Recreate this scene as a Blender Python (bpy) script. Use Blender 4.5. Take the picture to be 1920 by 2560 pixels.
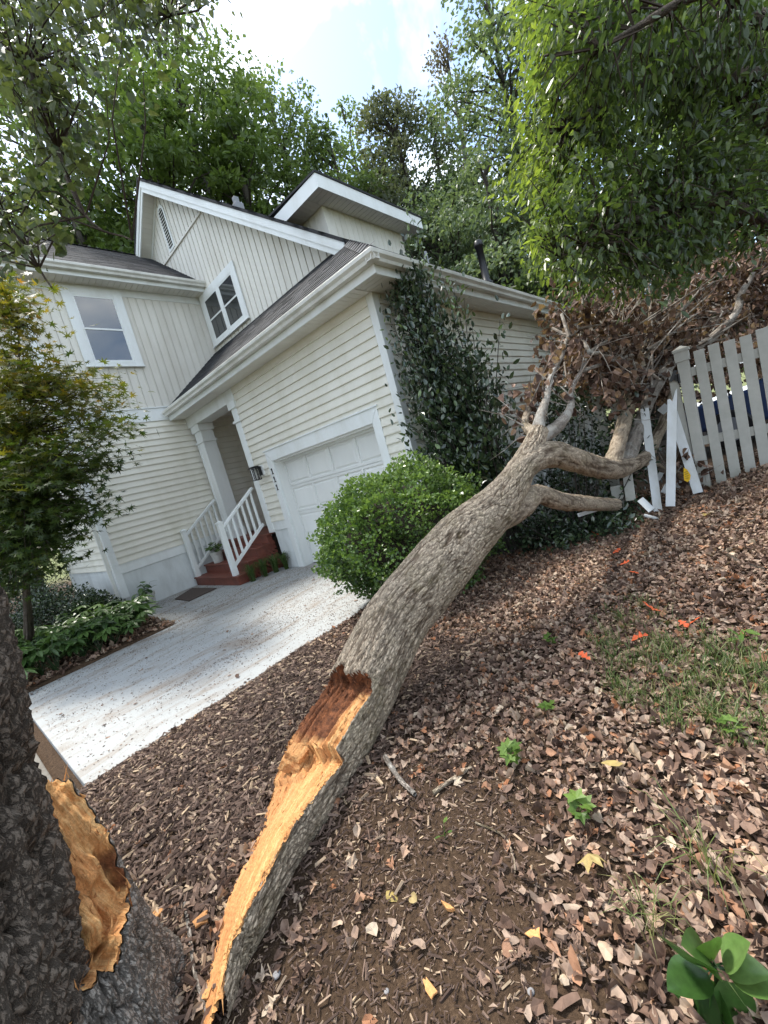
import bpy, math, random
import numpy as np
from mathutils import Matrix, Vector

for o in list(bpy.data.objects): bpy.data.objects.remove(o)
SC = bpy.context.scene
COL = SC.collection
RNG = np.random.default_rng(11)
random.seed(11)

# ------------------------------------------------------------------ camera
# world frame: X along the garage front (to the right), Y into the house, Z up,
# origin at the foot of the garage's right front corner, driveway at z = 0
CAM = np.array([3.51, -4.60, 1.55])
RIGHT = np.array([0.72206976, 0.63901139, -0.2651032])
DOWN = np.array([-0.11744232, -0.26441413, -0.95723167])
FWD = np.array([-0.68177897, 0.72232238, -0.11587847])
FPX = 1033.74
cd = bpy.data.cameras.new('camera')
cam = bpy.data.objects.new('camera', cd)
COL.objects.link(cam)
cam.matrix_world = Matrix(((RIGHT[0], -DOWN[0], -FWD[0], CAM[0]),
                           (RIGHT[1], -DOWN[1], -FWD[1], CAM[1]),
                           (RIGHT[2], -DOWN[2], -FWD[2], CAM[2]), (0, 0, 0, 1)))
cd.sensor_fit = 'VERTICAL'
cd.sensor_height = 36.0
cd.lens = 36.0 * FPX / 2560.0
cd.clip_start = 0.05
cd.clip_end = 2000
SC.camera = cam

# ------------------------------------------------------------------ sky and sun
SUN_EL, SUN_AZ = 62.0, 268.0        # azimuth clockwise from +Y
W = bpy.data.worlds.new('World'); SC.world = W; W.use_nodes = True
nt = W.node_tree; nt.nodes.clear()
n_out = nt.nodes.new('ShaderNodeOutputWorld'); n_bg = nt.nodes.new('ShaderNodeBackground')
n_sky = nt.nodes.new('ShaderNodeTexSky'); n_sky.sky_type = 'NISHITA'; n_sky.sun_disc = False
n_sky.sun_elevation = math.radians(SUN_EL); n_sky.sun_rotation = math.radians(SUN_AZ)
n_sky.air_density = 1.0; n_sky.dust_density = 1.5
n_tc = nt.nodes.new('ShaderNodeTexCoord')
n_map = nt.nodes.new('ShaderNodeMapping'); n_map.inputs['Scale'].default_value = (1.0, 1.0, 1.6)
n_map.inputs['Location'].default_value = (0.8, 2.6, 1.4)
n_no = nt.nodes.new('ShaderNodeTexNoise'); n_no.inputs['Scale'].default_value = 2.6
n_no.inputs['Detail'].default_value = 7; n_no.inputs['Roughness'].default_value = 0.55
n_no.inputs['Distortion'].default_value = 0.4
n_cr = nt.nodes.new('ShaderNodeValToRGB')
n_cr.color_ramp.elements[0].position = 0.39; n_cr.color_ramp.elements[1].position = 0.57
n_cv = nt.nodes.new('ShaderNodeTexNoise'); n_cv.inputs['Scale'].default_value = 5.0; n_cv.inputs['Detail'].default_value = 5
n_cc = nt.nodes.new('ShaderNodeValToRGB')
n_cc.color_ramp.elements[0].position = 0.3; n_cc.color_ramp.elements[0].color = (3.0, 3.9, 4.8, 1)
n_cc.color_ramp.elements[1].position = 0.7; n_cc.color_ramp.elements[1].color = (7.2, 7.35, 7.5, 1)
n_mx = nt.nodes.new('ShaderNodeMix'); n_mx.data_type = 'RGBA'
L = nt.links.new
L(n_tc.outputs['Generated'], n_map.inputs['Vector']); L(n_map.outputs[0], n_no.inputs['Vector'])
L(n_map.outputs[0], n_cv.inputs['Vector'])
L(n_no.outputs[0], n_cr.inputs[0]); L(n_cv.outputs[0], n_cc.inputs[0])
L(n_cr.outputs[0], n_mx.inputs[0]); L(n_sky.outputs[0], n_mx.inputs[6]); L(n_cc.outputs[0], n_mx.inputs[7])
L(n_mx.outputs[2], n_bg.inputs[0]); L(n_bg.outputs[0], n_out.inputs[0])
n_bg.inputs[1].default_value = 0.12

sd = bpy.data.lights.new('sun', 'SUN'); sun = bpy.data.objects.new('sun', sd); COL.objects.link(sun)
sd.energy = 2.1; sd.angle = math.radians(8); sd.color = (1.0, 0.95, 0.87)
_e, _a = math.radians(SUN_EL), math.radians(SUN_AZ)
SUND = Vector((math.sin(_a) * math.cos(_e), math.cos(_a) * math.cos(_e), math.sin(_e)))
sun.rotation_euler = SUND.to_track_quat('Z', 'Y').to_euler()
sun.location = (0, 0, 30)

VS = SC.view_settings
VS.view_transform = 'Standard'; VS.look = 'None'; VS.gamma = 1.0; VS.use_curve_mapping = False
VS.exposure = 1.72
SC.render.engine = 'CYCLES'
SC.cycles.max_bounces = 6; SC.cycles.diffuse_bounces = 4; SC.cycles.glossy_bounces = 2
SC.cycles.transmission_bounces = 4; SC.cycles.transparent_max_bounces = 8
SC.cycles.caustics_reflective = False; SC.cycles.caustics_refractive = False
SC.cycles.use_denoising = True

# ------------------------------------------------------------------ helpers
def at(u, v, d):
    """point of the place seen at photo pixel (u, v), d metres along the lens axis"""
    return CAM + d * ((u - 960) / FPX * RIGHT + (v - 1280) / FPX * DOWN + FWD)

def prep(o, parent=None, label=None, cat=None, group=None, kind=None):
    if parent is not None:
        o.parent = parent
        b = BASE.get(parent.name)
        if b is not None: o.matrix_parent_inverse = Matrix.Translation(-b)
    if label: o['label'] = label
    if cat: o['category'] = cat
    if group: o['group'] = group
    if kind: o['kind'] = kind
    return o
BASE = {}

def thing(name, label, cat, loc=(0, 0, 0), group=None):
    o = bpy.data.objects.new(name, None); COL.objects.link(o)
    o.empty_display_size = 0.2
    o.location = loc; BASE[o.name] = Vector(loc)
    return prep(o, None, label, cat, group)

def mknp(name, V, F, mat, parent=None, smooth=False, attrs=None, midx=None, **kw):
    """one mesh object from numpy arrays; F is (M,3) or (M,4)"""
    me = bpy.data.meshes.new(name)
    V = np.ascontiguousarray(V, np.float32); F = np.ascontiguousarray(F, np.int32)
    k = F.shape[1]; M = F.shape[0]
    me.vertices.add(len(V)); me.vertices.foreach_set('co', V.ravel())
    me.loops.add(M * k); me.loops.foreach_set('vertex_index', F.ravel())
    me.polygons.add(M); me.polygons.foreach_set('loop_start', np.arange(0, M * k, k, dtype=np.int32))
    me.polygons.foreach_set('use_smooth', np.full(M, smooth, bool))
    for m in (mat if isinstance(mat, (list, tuple)) else [mat]): me.materials.append(m)
    if midx is not None: me.polygons.foreach_set('material_index', np.ascontiguousarray(midx, np.int32))
    for an, av in (attrs or {}).items():
        av = np.ascontiguousarray(av, np.float32)
        if av.ndim == 2: me.attributes.new(an, 'FLOAT_VECTOR', 'POINT').data.foreach_set('vector', av.ravel())
        else: me.attributes.new(an, 'FLOAT', 'POINT').data.foreach_set('value', av)
    me.update()
    o = bpy.data.objects.new(name, me); COL.objects.link(o)
    return prep(o, parent, **kw)

class MB:
    """collects boxes, prisms and tubes into one small mesh"""
    def __init__(s): s.v = []; s.f = []
    def add(s, vs, fs):
        n = len(s.v); s.v += [tuple(float(c) for c in p) for p in vs]; s.f += [tuple(n + i for i in f) for f in fs]; return s
    def box(s, x0, x1, y0, y1, z0, z1):
        return s.add([(x0, y0, z0), (x1, y0, z0), (x1, y1, z0), (x0, y1, z0), (x0, y0, z1), (x1, y0, z1), (x1, y1, z1), (x0, y1, z1)],
                     [(0, 3, 2, 1), (4, 5, 6, 7), (0, 1, 5, 4), (1, 2, 6, 5), (2, 3, 7, 6), (3, 0, 4, 7)])
    def prism(s, poly, vec):
        """closed polygon (3-D points) pushed along vec"""
        n = len(poly); q = [Vector(p) for p in poly]; v = Vector(vec)
        vs = q + [p + v for p in q]
        fs = [tuple(range(n))[::-1], tuple(range(n, 2 * n))] + [(i, (i + 1) % n, n + (i + 1) % n, n + i) for i in range(n)]
        return s.add(vs, fs)
    def bar(s, a, b, w, h, up=(0, 0, 1)):
        a = Vector(a); b = Vector(b); t = (b - a).normalized(); r = t.cross(Vector(up)).normalized(); u = r.cross(t)
        q = [a + r * (x * w / 2) + u * (y * h / 2) for x, y in ((-1, -1), (1, -1), (1, 1), (-1, 1))]
        return s.prism(q, b - a)
    def tube(s, pts, rad, n=8, cap=True):
        pts = [Vector(p) for p in pts]
        rad = list(rad) if isinstance(rad, (list, tuple, np.ndarray)) else [rad] * len(pts)
        base = len(s.v); prev = None
        for i, p in enumerate(pts):
            t = (pts[min(i + 1, len(pts) - 1)] - pts[max(i - 1, 0)]).normalized()
            if prev is None:
                r = t.orthogonal().normalized()
            else:
                r = (prev - t * prev.dot(t)).normalized()
            prev = r; u = t.cross(r)
            for k in range(n):
                a = 2 * math.pi * k / n
                q = p + (r * math.cos(a) + u * math.sin(a)) * rad[i]
                s.v.append(tuple(q))
        for i in range(len(pts) - 1):
            for k in range(n):
                s.f.append((base + i * n + k, base + i * n + (k + 1) % n, base + (i + 1) * n + (k + 1) % n, base + (i + 1) * n + k))
        if cap:
            s.f.append(tuple(base + k for k in range(n))[::-1]); s.f.append(tuple(base + (len(pts) - 1) * n + k for k in range(n)))
        return s
    def lathe(s, prof, c, n=20):
        b = len(s.v)
        for r, z in prof:
            for k in range(n):
                a = 2 * math.pi * k / n; s.v.append((c[0] + r * math.cos(a), c[1] + r * math.sin(a), c[2] + z))
        for i in range(len(prof) - 1):
            for k in range(n):
                s.f.append((b + i * n + k, b + i * n + (k + 1) % n, b + (i + 1) * n + (k + 1) % n, b + (i + 1) * n + k))
        return s
    def build(s, name, mat, parent=None, smooth=False, bevel=0, **kw):
        me = bpy.data.meshes.new(name); me.from_pydata(s.v, [], s.f); me.update()
        for m in (mat if isinstance(mat, (list, tuple)) else [mat]): me.materials.append(m)
        if smooth: me.polygons.foreach_set('use_smooth', np.full(len(me.polygons), True))
        o = bpy.data.objects.new(name, me); COL.objects.link(o)
        if bevel:
            b = o.modifiers.new('bevel', 'BEVEL'); b.width = bevel; b.segments = 2; b.limit_method = 'ANGLE'
        return prep(o, parent, **kw)

# ---- numpy noise
def _h(ix, iy, iz, seed):
    n = (ix * 374761393 + iy * 668265263 + iz * 2147483647 + seed * 1274126177) & 0xffffffff
    n = ((n ^ (n >> 13)) * 1274126177) & 0xffffffff
    n = ((n ^ (n >> 16)) * 668265263) & 0xffffffff
    return ((n ^ (n >> 15)) & 0xffffff) / float(0xffffff)
def vnoise(P, seed=0):
    P = np.asarray(P, float); i = np.floor(P).astype(np.int64); f = P - i; u = f * f * (3 - 2 * f); r = 0
    for dx in (0, 1):
        for dy in (0, 1):
            for dz in (0, 1):
                w = (u[:, 0] if dx else 1 - u[:, 0]) * (u[:, 1] if dy else 1 - u[:, 1]) * (u[:, 2] if dz else 1 - u[:, 2])
                r = r + w * _h(i[:, 0] + dx, i[:, 1] + dy, i[:, 2] + dz, seed)
    return r
def fbm(P, oct=4, seed=0):
    P = np.asarray(P, float); r = 0; a = 0.5; t = 0
    for k in range(oct):
        r = r + a * vnoise(P * (2.03 ** k), seed + k); t += a; a *= 0.5
    return r / t
def worley(P, seed=0):
    P = np.asarray(P, float); i = np.floor(P).astype(np.int64)
    f1 = np.full(len(P), 9.0); f2 = np.full(len(P), 9.0); cid = np.zeros(len(P))
    for dx in (-1, 0, 1):
        for dy in (-1, 0, 1):
            for dz in (-1, 0, 1):
                a, b, c = i[:, 0] + dx, i[:, 1] + dy, i[:, 2] + dz
                q = np.stack([a + _h(a, b, c, seed), b + _h(a, b, c, seed + 7), c + _h(a, b, c, seed + 13)], 1)
                d = np.linalg.norm(q - P, axis=1)
                hid = _h(a, b, c, seed + 29)
                m = d < f1
                f2 = np.where(m, f1, np.minimum(f2, d)); cid = np.where(m, hid, cid); f1 = np.where(m, d, f1)
    return f1, f2, cid
def sstep(a, b, x):
    t = np.clip((x - a) / (b - a), 0, 1); return t * t * (3 - 2 * t)
def unit(v): return v / np.maximum(np.linalg.norm(v, axis=-1, keepdims=True), 1e-9)

# ------------------------------------------------------------------ materials
def newmat(name):
    m = bpy.data.materials.new(name); m.use_nodes = True
    t = m.node_tree; t.nodes.clear()
    out = t.nodes.new('ShaderNodeOutputMaterial'); b = t.nodes.new('ShaderNodeBsdfPrincipled')
    t.links.new(b.outputs[0], out.inputs[0])
    return m, t, b, out
def noise(t, scale, detail=4, rough=0.55, stretch=None, vec='Object', dist=0.0):
    tc = t.nodes.new('ShaderNodeTexCoord'); n = t.nodes.new('ShaderNodeTexNoise')
    n.inputs['Scale'].default_value = scale; n.inputs['Detail'].default_value = detail; n.inputs['Roughness'].default_value = rough
    n.inputs['Distortion'].default_value = dist
    if stretch:
        mp = t.nodes.new('ShaderNodeMapping'); mp.inputs['Scale'].default_value = stretch
        t.links.new(tc.outputs[vec], mp.inputs[0]); t.links.new(mp.outputs[0], n.inputs['Vector'])
    else: t.links.new(tc.outputs[vec], n.inputs['Vector'])
    return n.outputs[0]
def ramp(t, fac, stops):
    r = t.nodes.new('ShaderNodeValToRGB'); e = r.color_ramp.elements
    while len(e) < len(stops): e.new(0.5)
    for el, (p, c) in zip(e, stops):
        el.position = p; el.color = (c, c, c, 1) if not hasattr(c, '__len__') else (*c, 1)
    t.links.new(fac, r.inputs[0]); return r.outputs[0]
def mix(t, fac, a, b, mode='MIX'):
    m = t.nodes.new('ShaderNodeMix'); m.data_type = 'RGBA'; m.blend_type = mode
    for s, v in ((0, fac), (6, a), (7, b)):
        if hasattr(v, 'is_linked'): t.links.new(v, m.inputs[s])
        elif s == 0: m.inputs[0].default_value = v
        else: m.inputs[s].default_value = (*v, 1)
    return m.outputs[2]
def bump(t, b, h, strength=0.3, dist=0.01):
    n = t.nodes.new('ShaderNodeBump'); n.inputs['Strength'].default_value = strength; n.inputs['Distance'].default_value = dist
    t.links.new(h, n.inputs['Height']); t.links.new(n.outputs[0], b.inputs['Normal'])
def attr(t, name):
    a = t.nodes.new('ShaderNodeAttribute'); a.attribute_name = name; return a.outputs['Fac']
def objrand(t):
    return t.nodes.new('ShaderNodeObjectInfo').outputs['Random']
def paint(name, c, rough=0.5, dirt=0.1, dscale=3.0, dcol=None, spec=0.4, vary=0.05, grain=None):
    m, t, b, _ = newmat(name)
    n = noise(t, dscale, 6, 0.65, (1, 1, 0.35))
    d = dcol or tuple(x * 0.55 for x in c)
    col = mix(t, ramp(t, n, [(0.45, 0.0), (0.8, min(1, dirt * 2.5))]), c, d)
    r = ramp(t, objrand(t), [(0, 1 - vary), (1, 1.0)])
    col = mix(t, 1.0, col, r, 'MULTIPLY')
    t.links.new(col, b.inputs['Base Color']); b.inputs['Roughness'].default_value = rough
    b.inputs['Specular IOR Level'].default_value = spec
    if grain: bump(t, b, noise(t, grain, 3), 0.15, 0.004)
    return m
M = {}
M['siding'] = paint('cream_vinyl', (0.80, 0.775, 0.69), 0.5, 0.26, 2.2, (0.60, 0.57, 0.45), grain=60)
M['batten'] = paint('cream_board', (0.76, 0.735, 0.67), 0.6, 0.24, 2.0, (0.55, 0.51, 0.43), grain=60)
M['trim'] = paint('white_trim', (0.82, 0.845, 0.84), 0.45, 0.22, 3.0, (0.58, 0.58, 0.52), grain=40)
M['gutter'] = paint('gutter_white', (0.74, 0.735, 0.69), 0.35, 0.35, 1.5, (0.36, 0.34, 0.28))
M['soffit'] = paint('soffit_white', (0.76, 0.745, 0.69), 0.5, 0.08)
M['parge'] = paint('parged_foundation', (0.70, 0.73, 0.73), 0.85, 0.2, 4.0, (0.34, 0.35, 0.33), grain=35)
M['door'] = paint('garage_door_white', (0.80, 0.81, 0.79), 0.4, 0.08, 2.0)
M['red'] = paint('red_brown_deck_paint', (0.19, 0.058, 0.038), 0.5, 0.35, 8.0, (0.07, 0.03, 0.022), grain=50)
M['black'] = paint('black_metal', (0.012, 0.012, 0.014), 0.35, 0.05)
M['grey_metal'] = paint('grey_metal', (0.22, 0.23, 0.25), 0.4, 0.1)
M['pot'] = paint('white_pot', (0.52, 0.52, 0.49), 0.5, 0.2, 12.0, (0.3, 0.28, 0.24))
M['soil'] = paint('soil', (0.03, 0.022, 0.015), 0.95, 0.2, 20)
def glassmat():
    m, t, b, _ = newmat('window_glass')
    b.inputs['Base Color'].default_value = (0.02, 0.025, 0.03, 1); b.inputs['Roughness'].default_value = 0.03
    b.inputs['Specular IOR Level'].default_value = 1.0; b.inputs['IOR'].default_value = 1.7
    return m
M['glass'] = glassmat()
def shingle():
    m, t, b, _ = newmat('asphalt_shingle')
    r = attr(t, 'tint')
    c = ramp(t, r, [(0, (0.017, 0.018, 0.022)), (0.6, (0.034, 0.036, 0.043)), (1, (0.058, 0.060, 0.068))])
    g = ramp(t, noise(t, 220, 2), [(0.35, 0.65), (0.7, 1.25)])
    t.links.new(mix(t, 1.0, c, g, 'MULTIPLY'), b.inputs['Base Color']); b.inputs['Roughness'].default_value = 0.85
    bump(t, b, noise(t, 300, 2), 0.3, 0.003)
    return m
M['shingle'] = shingle()
def leafmat(name, stops, rough=0.5, trans=0.35, tcol=1.5, spec=0.35):
    """stops: colour ramp over the per-leaf tint; part of the light goes through the leaf"""
    m, t, b, out = newmat(name)
    c = ramp(t, attr(t, 'tint'), stops)
    c = mix(t, 1.0, c, ramp(t, noise(t, 55, 3), [(0.3, 0.78), (0.7, 1.18)]), 'MULTIPLY')
    t.links.new(c, b.inputs['Base Color']); b.inputs['Roughness'].default_value = rough
    b.inputs['Specular IOR Level'].default_value = spec
    if trans > 0:
        tr = t.nodes.new('ShaderNodeBsdfTranslucent'); mx = t.nodes.new('ShaderNodeMixShader')
        t.links.new(mix(t, 1.0, c, (1.0 * tcol, 1.06 * tcol, 0.55 * tcol), 'MULTIPLY'), tr.inputs['Color'])
        mx.inputs[0].default_value = trans
        t.links.new(b.outputs[0], mx.inputs[1]); t.links.new(tr.outputs[0], mx.inputs[2]); t.links.new(mx.outputs[0], out.inputs[0])
    return m
# ------------------------------------------------------------------ ground, driveway
def gz(x, y):
    """height of the hillside"""
    x = np.asarray(x, float); y = np.asarray(y, float)
    A = 0.15 + 0.33 * sstep(-4.8, 1.2, y) - 0.30 * sstep(1.6, 4.5, y)
    r = np.where(x < 3.5, np.clip(x / 3.5, 0, 1) ** (1.3 + 1.8 * sstep(-3.2, 1.0, y)), 1 + (np.minimum(x, 12) - 3.5) * 0.28)
    P = np.stack([x, y, np.zeros_like(x)], -1).reshape(-1, 3)
    n = (fbm(P * 1.7, 4, 3) - 0.5).reshape(x.shape)
    edge = 0.10 * (fbm(P * 3.1, 3, 9) - 0.5).reshape(x.shape)
    hill = A * r + 0.05 * n * sstep(0, 1.0, x) + 0.018
    z = hill * sstep(-0.06, 0.06, x + edge) - 0.07 * (1 - sstep(-0.10, 0.04, x + edge))
    # planted bed left of the driveway
    bl = sstep(-3.30, -3.42, x + 0.5 * edge) * sstep(-2.30, -2.60, y + 0.5 * edge) * sstep(-30, -12, x)
    cut = np.clip((x + 5.9) / 2.4, 0, 1)          # the bed's far edge curves to the pot
    bl = np.maximum(bl, sstep(-2.15, -2.35, y + edge) * sstep(-5.2, -5.7, x))
    z = np.where(bl > 0, z + bl * (0.10 + 0.03 * n), z)
    z = np.where((x > -3.4) & (x < 0) & (y < -4.35), np.maximum(z, -0.05 + 0.02 * n), z)
    return z
def gz1(x, y): return float(gz(np.array([x]), np.array([y]))[0])

def gaxis(fine, far):
    a = [np.arange(*fine)]
    d = 0.05; x = fine[1]; r = []
    while x < far: d *= 1.25; x += d; r.append(x)
    d = 0.05; x = fine[0]; l = []
    while x > -far: d *= 1.25; x -= d; l.append(x)
    return np.concatenate([l[::-1], a[0], r])
gx = gaxis((-7.0, 5.6, 0.045), 900); gy = gaxis((-5.6, 2.0, 0.045), 900)
GX, GY = np.meshgrid(gx, gy, indexing='ij')
GZ = gz(GX, GY)
nx, ny = GX.shape
V = np.stack([GX, GY, GZ], -1).reshape(-1, 3)
P2 = V * np.array([1, 1, 0])
V[:, 2] += 0.010 * (fbm(P2 * 14, 3, 5) - 0.5) * (np.abs(V[:, 0]) < 8)
I = np.arange(nx * ny).reshape(nx, ny)
F = np.stack([I[:-1, :-1], I[1:, :-1], I[1:, 1:], I[:-1, 1:]], -1).reshape(-1, 4)
def soilmat():
    m, t, b, _ = newmat('mulch_soil')
    a = noise(t, 7, 6, 0.7); f = noise(t, 60, 5, 0.7)
    c = ramp(t, f, [(0.3, (0.030, 0.019, 0.012)), (0.55, (0.082, 0.052, 0.032)), (0.8, (0.18, 0.12, 0.075))])
    c = mix(t, ramp(t, a, [(0.4, 0.0), (0.7, 0.6)]), c, (0.052, 0.033, 0.021))
    tc = t.nodes.new('ShaderNodeTexCoord'); ln = t.nodes.new('ShaderNodeVectorMath'); ln.operation = 'LENGTH'; t.links.new(tc.outputs['Object'], ln.inputs[0])
    far = t.nodes.new('ShaderNodeMapRange'); far.inputs[1].default_value = 22; far.inputs[2].default_value = 32; t.links.new(ln.outputs['Value'], far.inputs[0])
    lawn = ramp(t, a, [(.3, (.10, .12, .045)), (.7, (.17, .18, .075))])
    c = mix(t, far.outputs[0], c, lawn)
    t.links.new(c, b.inputs['Base Color']); b.inputs['Roughness'].default_value = 0.95; b.inputs['Specular IOR Level'].default_value = 0.15
    bump(t, b, f, 0.9, 0.02)
    return m
M['mulch'] = soilmat()
mknp('ground', V, F, M['mulch'], smooth=True, kind='structure', label='brown mulch and soil hillside under the fallen tree', cat='ground')

def concrete(name, c, stain, speck):
    m, t, b, _ = newmat(name)
    big = noise(t, 1.3, 5, 0.6); st = noise(t, 2.0, 6, 0.7, (1.5, 0.45, 1), dist=1.2); fine = noise(t, 90, 3, 0.7)
    col = mix(t, ramp(t, big, [(0.35, 0.0), (0.75, 0.35)]), c, tuple(x * 0.8 for x in c))
    col = mix(t, ramp(t, st, [(0.49, 0.0), (0.61, 0.38), (0.74, 0.85)]), col, stain)
    col = mix(t, 1.0, col, ramp(t, fine, [(0.3, 0.86), (0.6, 1.04)]), 'MULTIPLY')
    col = mix(t, ramp(t, noise(t, 26, 4, 0.75), [(0.63, 0.0), (0.72, speck)]), col, (0.10, 0.085, 0.065))
    t.links.new(col, b.inputs['Base Color']); b.inputs['Roughness'].default_value = 0.85; b.inputs['Specular IOR Level'].default_value = 0.2
    bump(t, b, fine, 0.35, 0.004)
    return m
M['drive'] = concrete('painted_concrete', (0.345, 0.355, 0.35), (0.20, 0.14, 0.09), 0.9)
M['oldc'] = concrete('old_concrete', (0.17, 0.158, 0.138), (0.09, 0.07, 0.05), 0.7)
def slab(name, poly, z0, z1, mat, label):
    mb = MB(); n = len(poly)
    mb.prism([(x, y, z0) for x, y in poly], (0, 0, z1 - z0))
    return mb.build(name, mat, bevel=0.008, kind='structure', label=label, cat='driveway')
drv = [(0.01, -4.36), (0.01, -0.003), (-0.40, -0.003), (-0.55, 0.19), (-3.28, 0.19), (-3.44, -0.003), (-6.165, -0.003), (-6.165, -2.28),
       (-5.2, -2.36), (-4.55, -2.42), (-4.05, -2.58), (-3.62, -2.85), (-3.40, -3.25), (-3.34, -3.7), (-3.34, -4.42)]
slab('driveway', drv, -0.12, 0.0, M['drive'], 'pale painted concrete driveway with tan streaks in front of the garage')
slab('sidewalk', [(0.03, -5.6), (0.05, -4.47), (-3.6, -4.53), (-12, -4.7), (-12, -6.4), (-3.0, -5.9)], -0.14, -0.025, M['oldc'], 'older grey rough concrete slab at the driveway end')
# ------------------------------------------------------------------ house
H = thing('house', 'cream sided two storey house with white trim, dark shingles and one garage door', 'house', (-3.0, 0.0, 0.0))
XW, YG = -6.17, 1.28              # face of the left wing, face of the upper gable
def part(mb, name, mat, parent=H, **kw): return mb.build(name, mat, parent, **kw)

def lap_wall(axis, c, out, segs, z0, z1, name='wall', exp=0.134, mat='siding', back=0.06):
    """wall with one object per lap board. axis 'x': runs along X at y=c (faces -Y); axis 'y': runs along Y at x=c, faces out (+1/-1)
    segs(z) -> list of (a, b) spans of the board at height z"""
    mb = MB()
    lo = min(s[0] for s in segs(z0 + .01)); hi = max(s[1] for s in segs(z1 - .01))
    for a, b in SPANBACK.get(name + axis + str(c), [(lo, hi)]):
        if axis == 'x': mb.box(a, b, c + 0.0, c + back, z0, z1)
        else: mb.box(*( (c - back, c) if out > 0 else (c, c + back) ), a, b, z0, z1)
    w = part(mb, 'wall', M[mat])
    cache = {}
    n = int(round((z1 - z0) / exp)); e = (z1 - z0) / n
    for i in range(n):
        zb = z0 + i * e
        for a, b in segs(zb + e * 0.5):
            m = MB()
            prof = [(0.001, zb + e + 0.004), (0.027, zb + 0.014), (0.026, zb), (0.001, zb)]
            if axis == 'x': m.prism([(a, c - d, z) for d, z in prof], (b - a, 0, 0))
            else: m.prism([(c + out * d, a, z) for d, z in prof][::(1 if out < 0 else -1)], (0, b - a, 0))
            m.build('siding_board', M[mat], w)
    return w
SPANBACK = {}
# garage front (faces -Y, y = 0)
gx0, gx1 = -3.93, -0.09
def seg_g(z):
    if z < 2.34: return [(gx0, -3.445), (-0.405, gx1)]
    return [(gx0, gx1)]
SPANBACK['gfx0.0'] = [(-3.93, -3.30), (-0.54, -0.09)]
lap_wall('x', 0.0, -1, seg_g, 0.98, 3.74, 'gf')
mb = MB().box(-3.30, -0.54, 0.001, 0.06, 2.20, 3.74); part(mb, 'wall', M['siding'])
# foundation and skirt boards
part(MB().box(-3.95, -3.44, 0.004, 0.2, -0.05, 0.80), 'foundation', M['parge'])
part(MB().box(-0.405, 0.0, 0.004, 0.2, -0.05, 0.80), 'foundation', M['parge'])
part(MB().box(-3.95, -3.445, -0.012, 0.02, 0.80, 0.98), 'skirt_board', M['trim'], bevel=0.004)
part(MB().box(-0.40, -0.09, -0.012, 0.02, 0.80, 0.98), 'skirt_board', M['trim'], bevel=0.004)
# garage side (faces +X, x = 0)
lap_wall('y', 0.0, 1, lambda z: [(0.10, 9.0)], 0.62, 3.74, 'gs')
part(MB().box(-0.2, -0.004, 0.02, 9.0, -0.1, 0.62), 'foundation', M['parge'])
part(MB().box(-0.09, 0.028, -0.026, 0.10, 0.70, 3.76), 'corner_board', M['trim'], bevel=0.004)
# garage door, casing, jambs
cas = part(MB().prism([(-3.445, -.028, 0), (-3.445, -.028, 2.335), (-3.27, -.028, 2.13), (-3.27, -.028, 0)][::-1], (0, .05, 0)), 'door_casing', M['trim'], bevel=0.004)
part(MB().prism([(-0.405, -.028, 0), (-0.405, -.028, 2.335), (-0.56, -.028, 2.13), (-0.56, -.028, 0)], (0, .05, 0)), 'door_casing', M['trim'], bevel=0.004)
part(MB().prism([(-3.442, -.0285, 2.337), (-0.408, -.0285, 2.337), (-0.562, -.0285, 2.132), (-3.268, -.0285, 2.132)][::-1], (0, .05, 0)), 'door_casing', M['trim'], bevel=0.004)
part(MB().box(-3.47, -0.38, -0.045, 0.0, 2.338, 2.362), 'drip_cap', M['trim'], bevel=0.003)
for a, b in ((-3.30, -3.262), (-0.568, -0.53)): part(MB().box(a, b, 0.024, 0.24, 0, 2.14), 'door_jamb', M['door'])
part(MB().box(-3.262, -0.568, 0.024, 0.24, 2.10, 2.14), 'door_jamb', M['door'])
part(MB().box(-3.262, -0.568, 0.16, 0.185, 2.06, 2.10), 'weather_strip', M['trim'])
gd = part(MB().box(-3.26, -0.57, 0.22, 0.25, 0.005, 2.10), 'garage_door', M['door'])
dw, rows, cols = (3.26 - 0.57), 4, 4
for r in range(rows):
    za = 0.005 + r * 0.524
    sec = MB()                                   # stiles and rails of one section
    z0, z1 = za + 0.004, za + 0.520
    xa = -3.26; pw = dw / cols
    sec.box(xa, xa + dw, 0.196, 0.2195, z0, z0 + 0.045); sec.box(xa, xa + dw, 0.196, 0.2195, z1 - 0.045, z1)
    for k in range(cols + 1):
        xs = xa + k * pw; h = 0.028
        sec.box(max(xa, xs - h), min(xa + dw, xs + h), 0.1965, 0.2195, z0 + 0.045, z1 - 0.045)
    part(sec, 'door_section', M['door'], gd, bevel=0.003)
    for k in range(cols):
        xs = xa + k * pw
        p = MB(); x0, x1, y0 = xs + 0.050, xs + pw - 0.050, 0.2025
        p.add([(x0, .2195, z0 + .065), (x1, .2195, z0 + .065), (x1, .2195, z1 - .065), (x0, .2195, z1 - .065),
               (x0 + .03, y0, z0 + .095), (x1 - .03, y0, z0 + .095), (x1 - .03, y0, z1 - .095), (x0 + .03, y0, z1 - .095)],
              [(4, 5, 6, 7), (0, 1, 5, 4), (1, 2, 6, 5), (2, 3, 7, 6), (3, 0, 4, 7)])
        part(p, 'door_panel', M['door'], gd)
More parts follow.
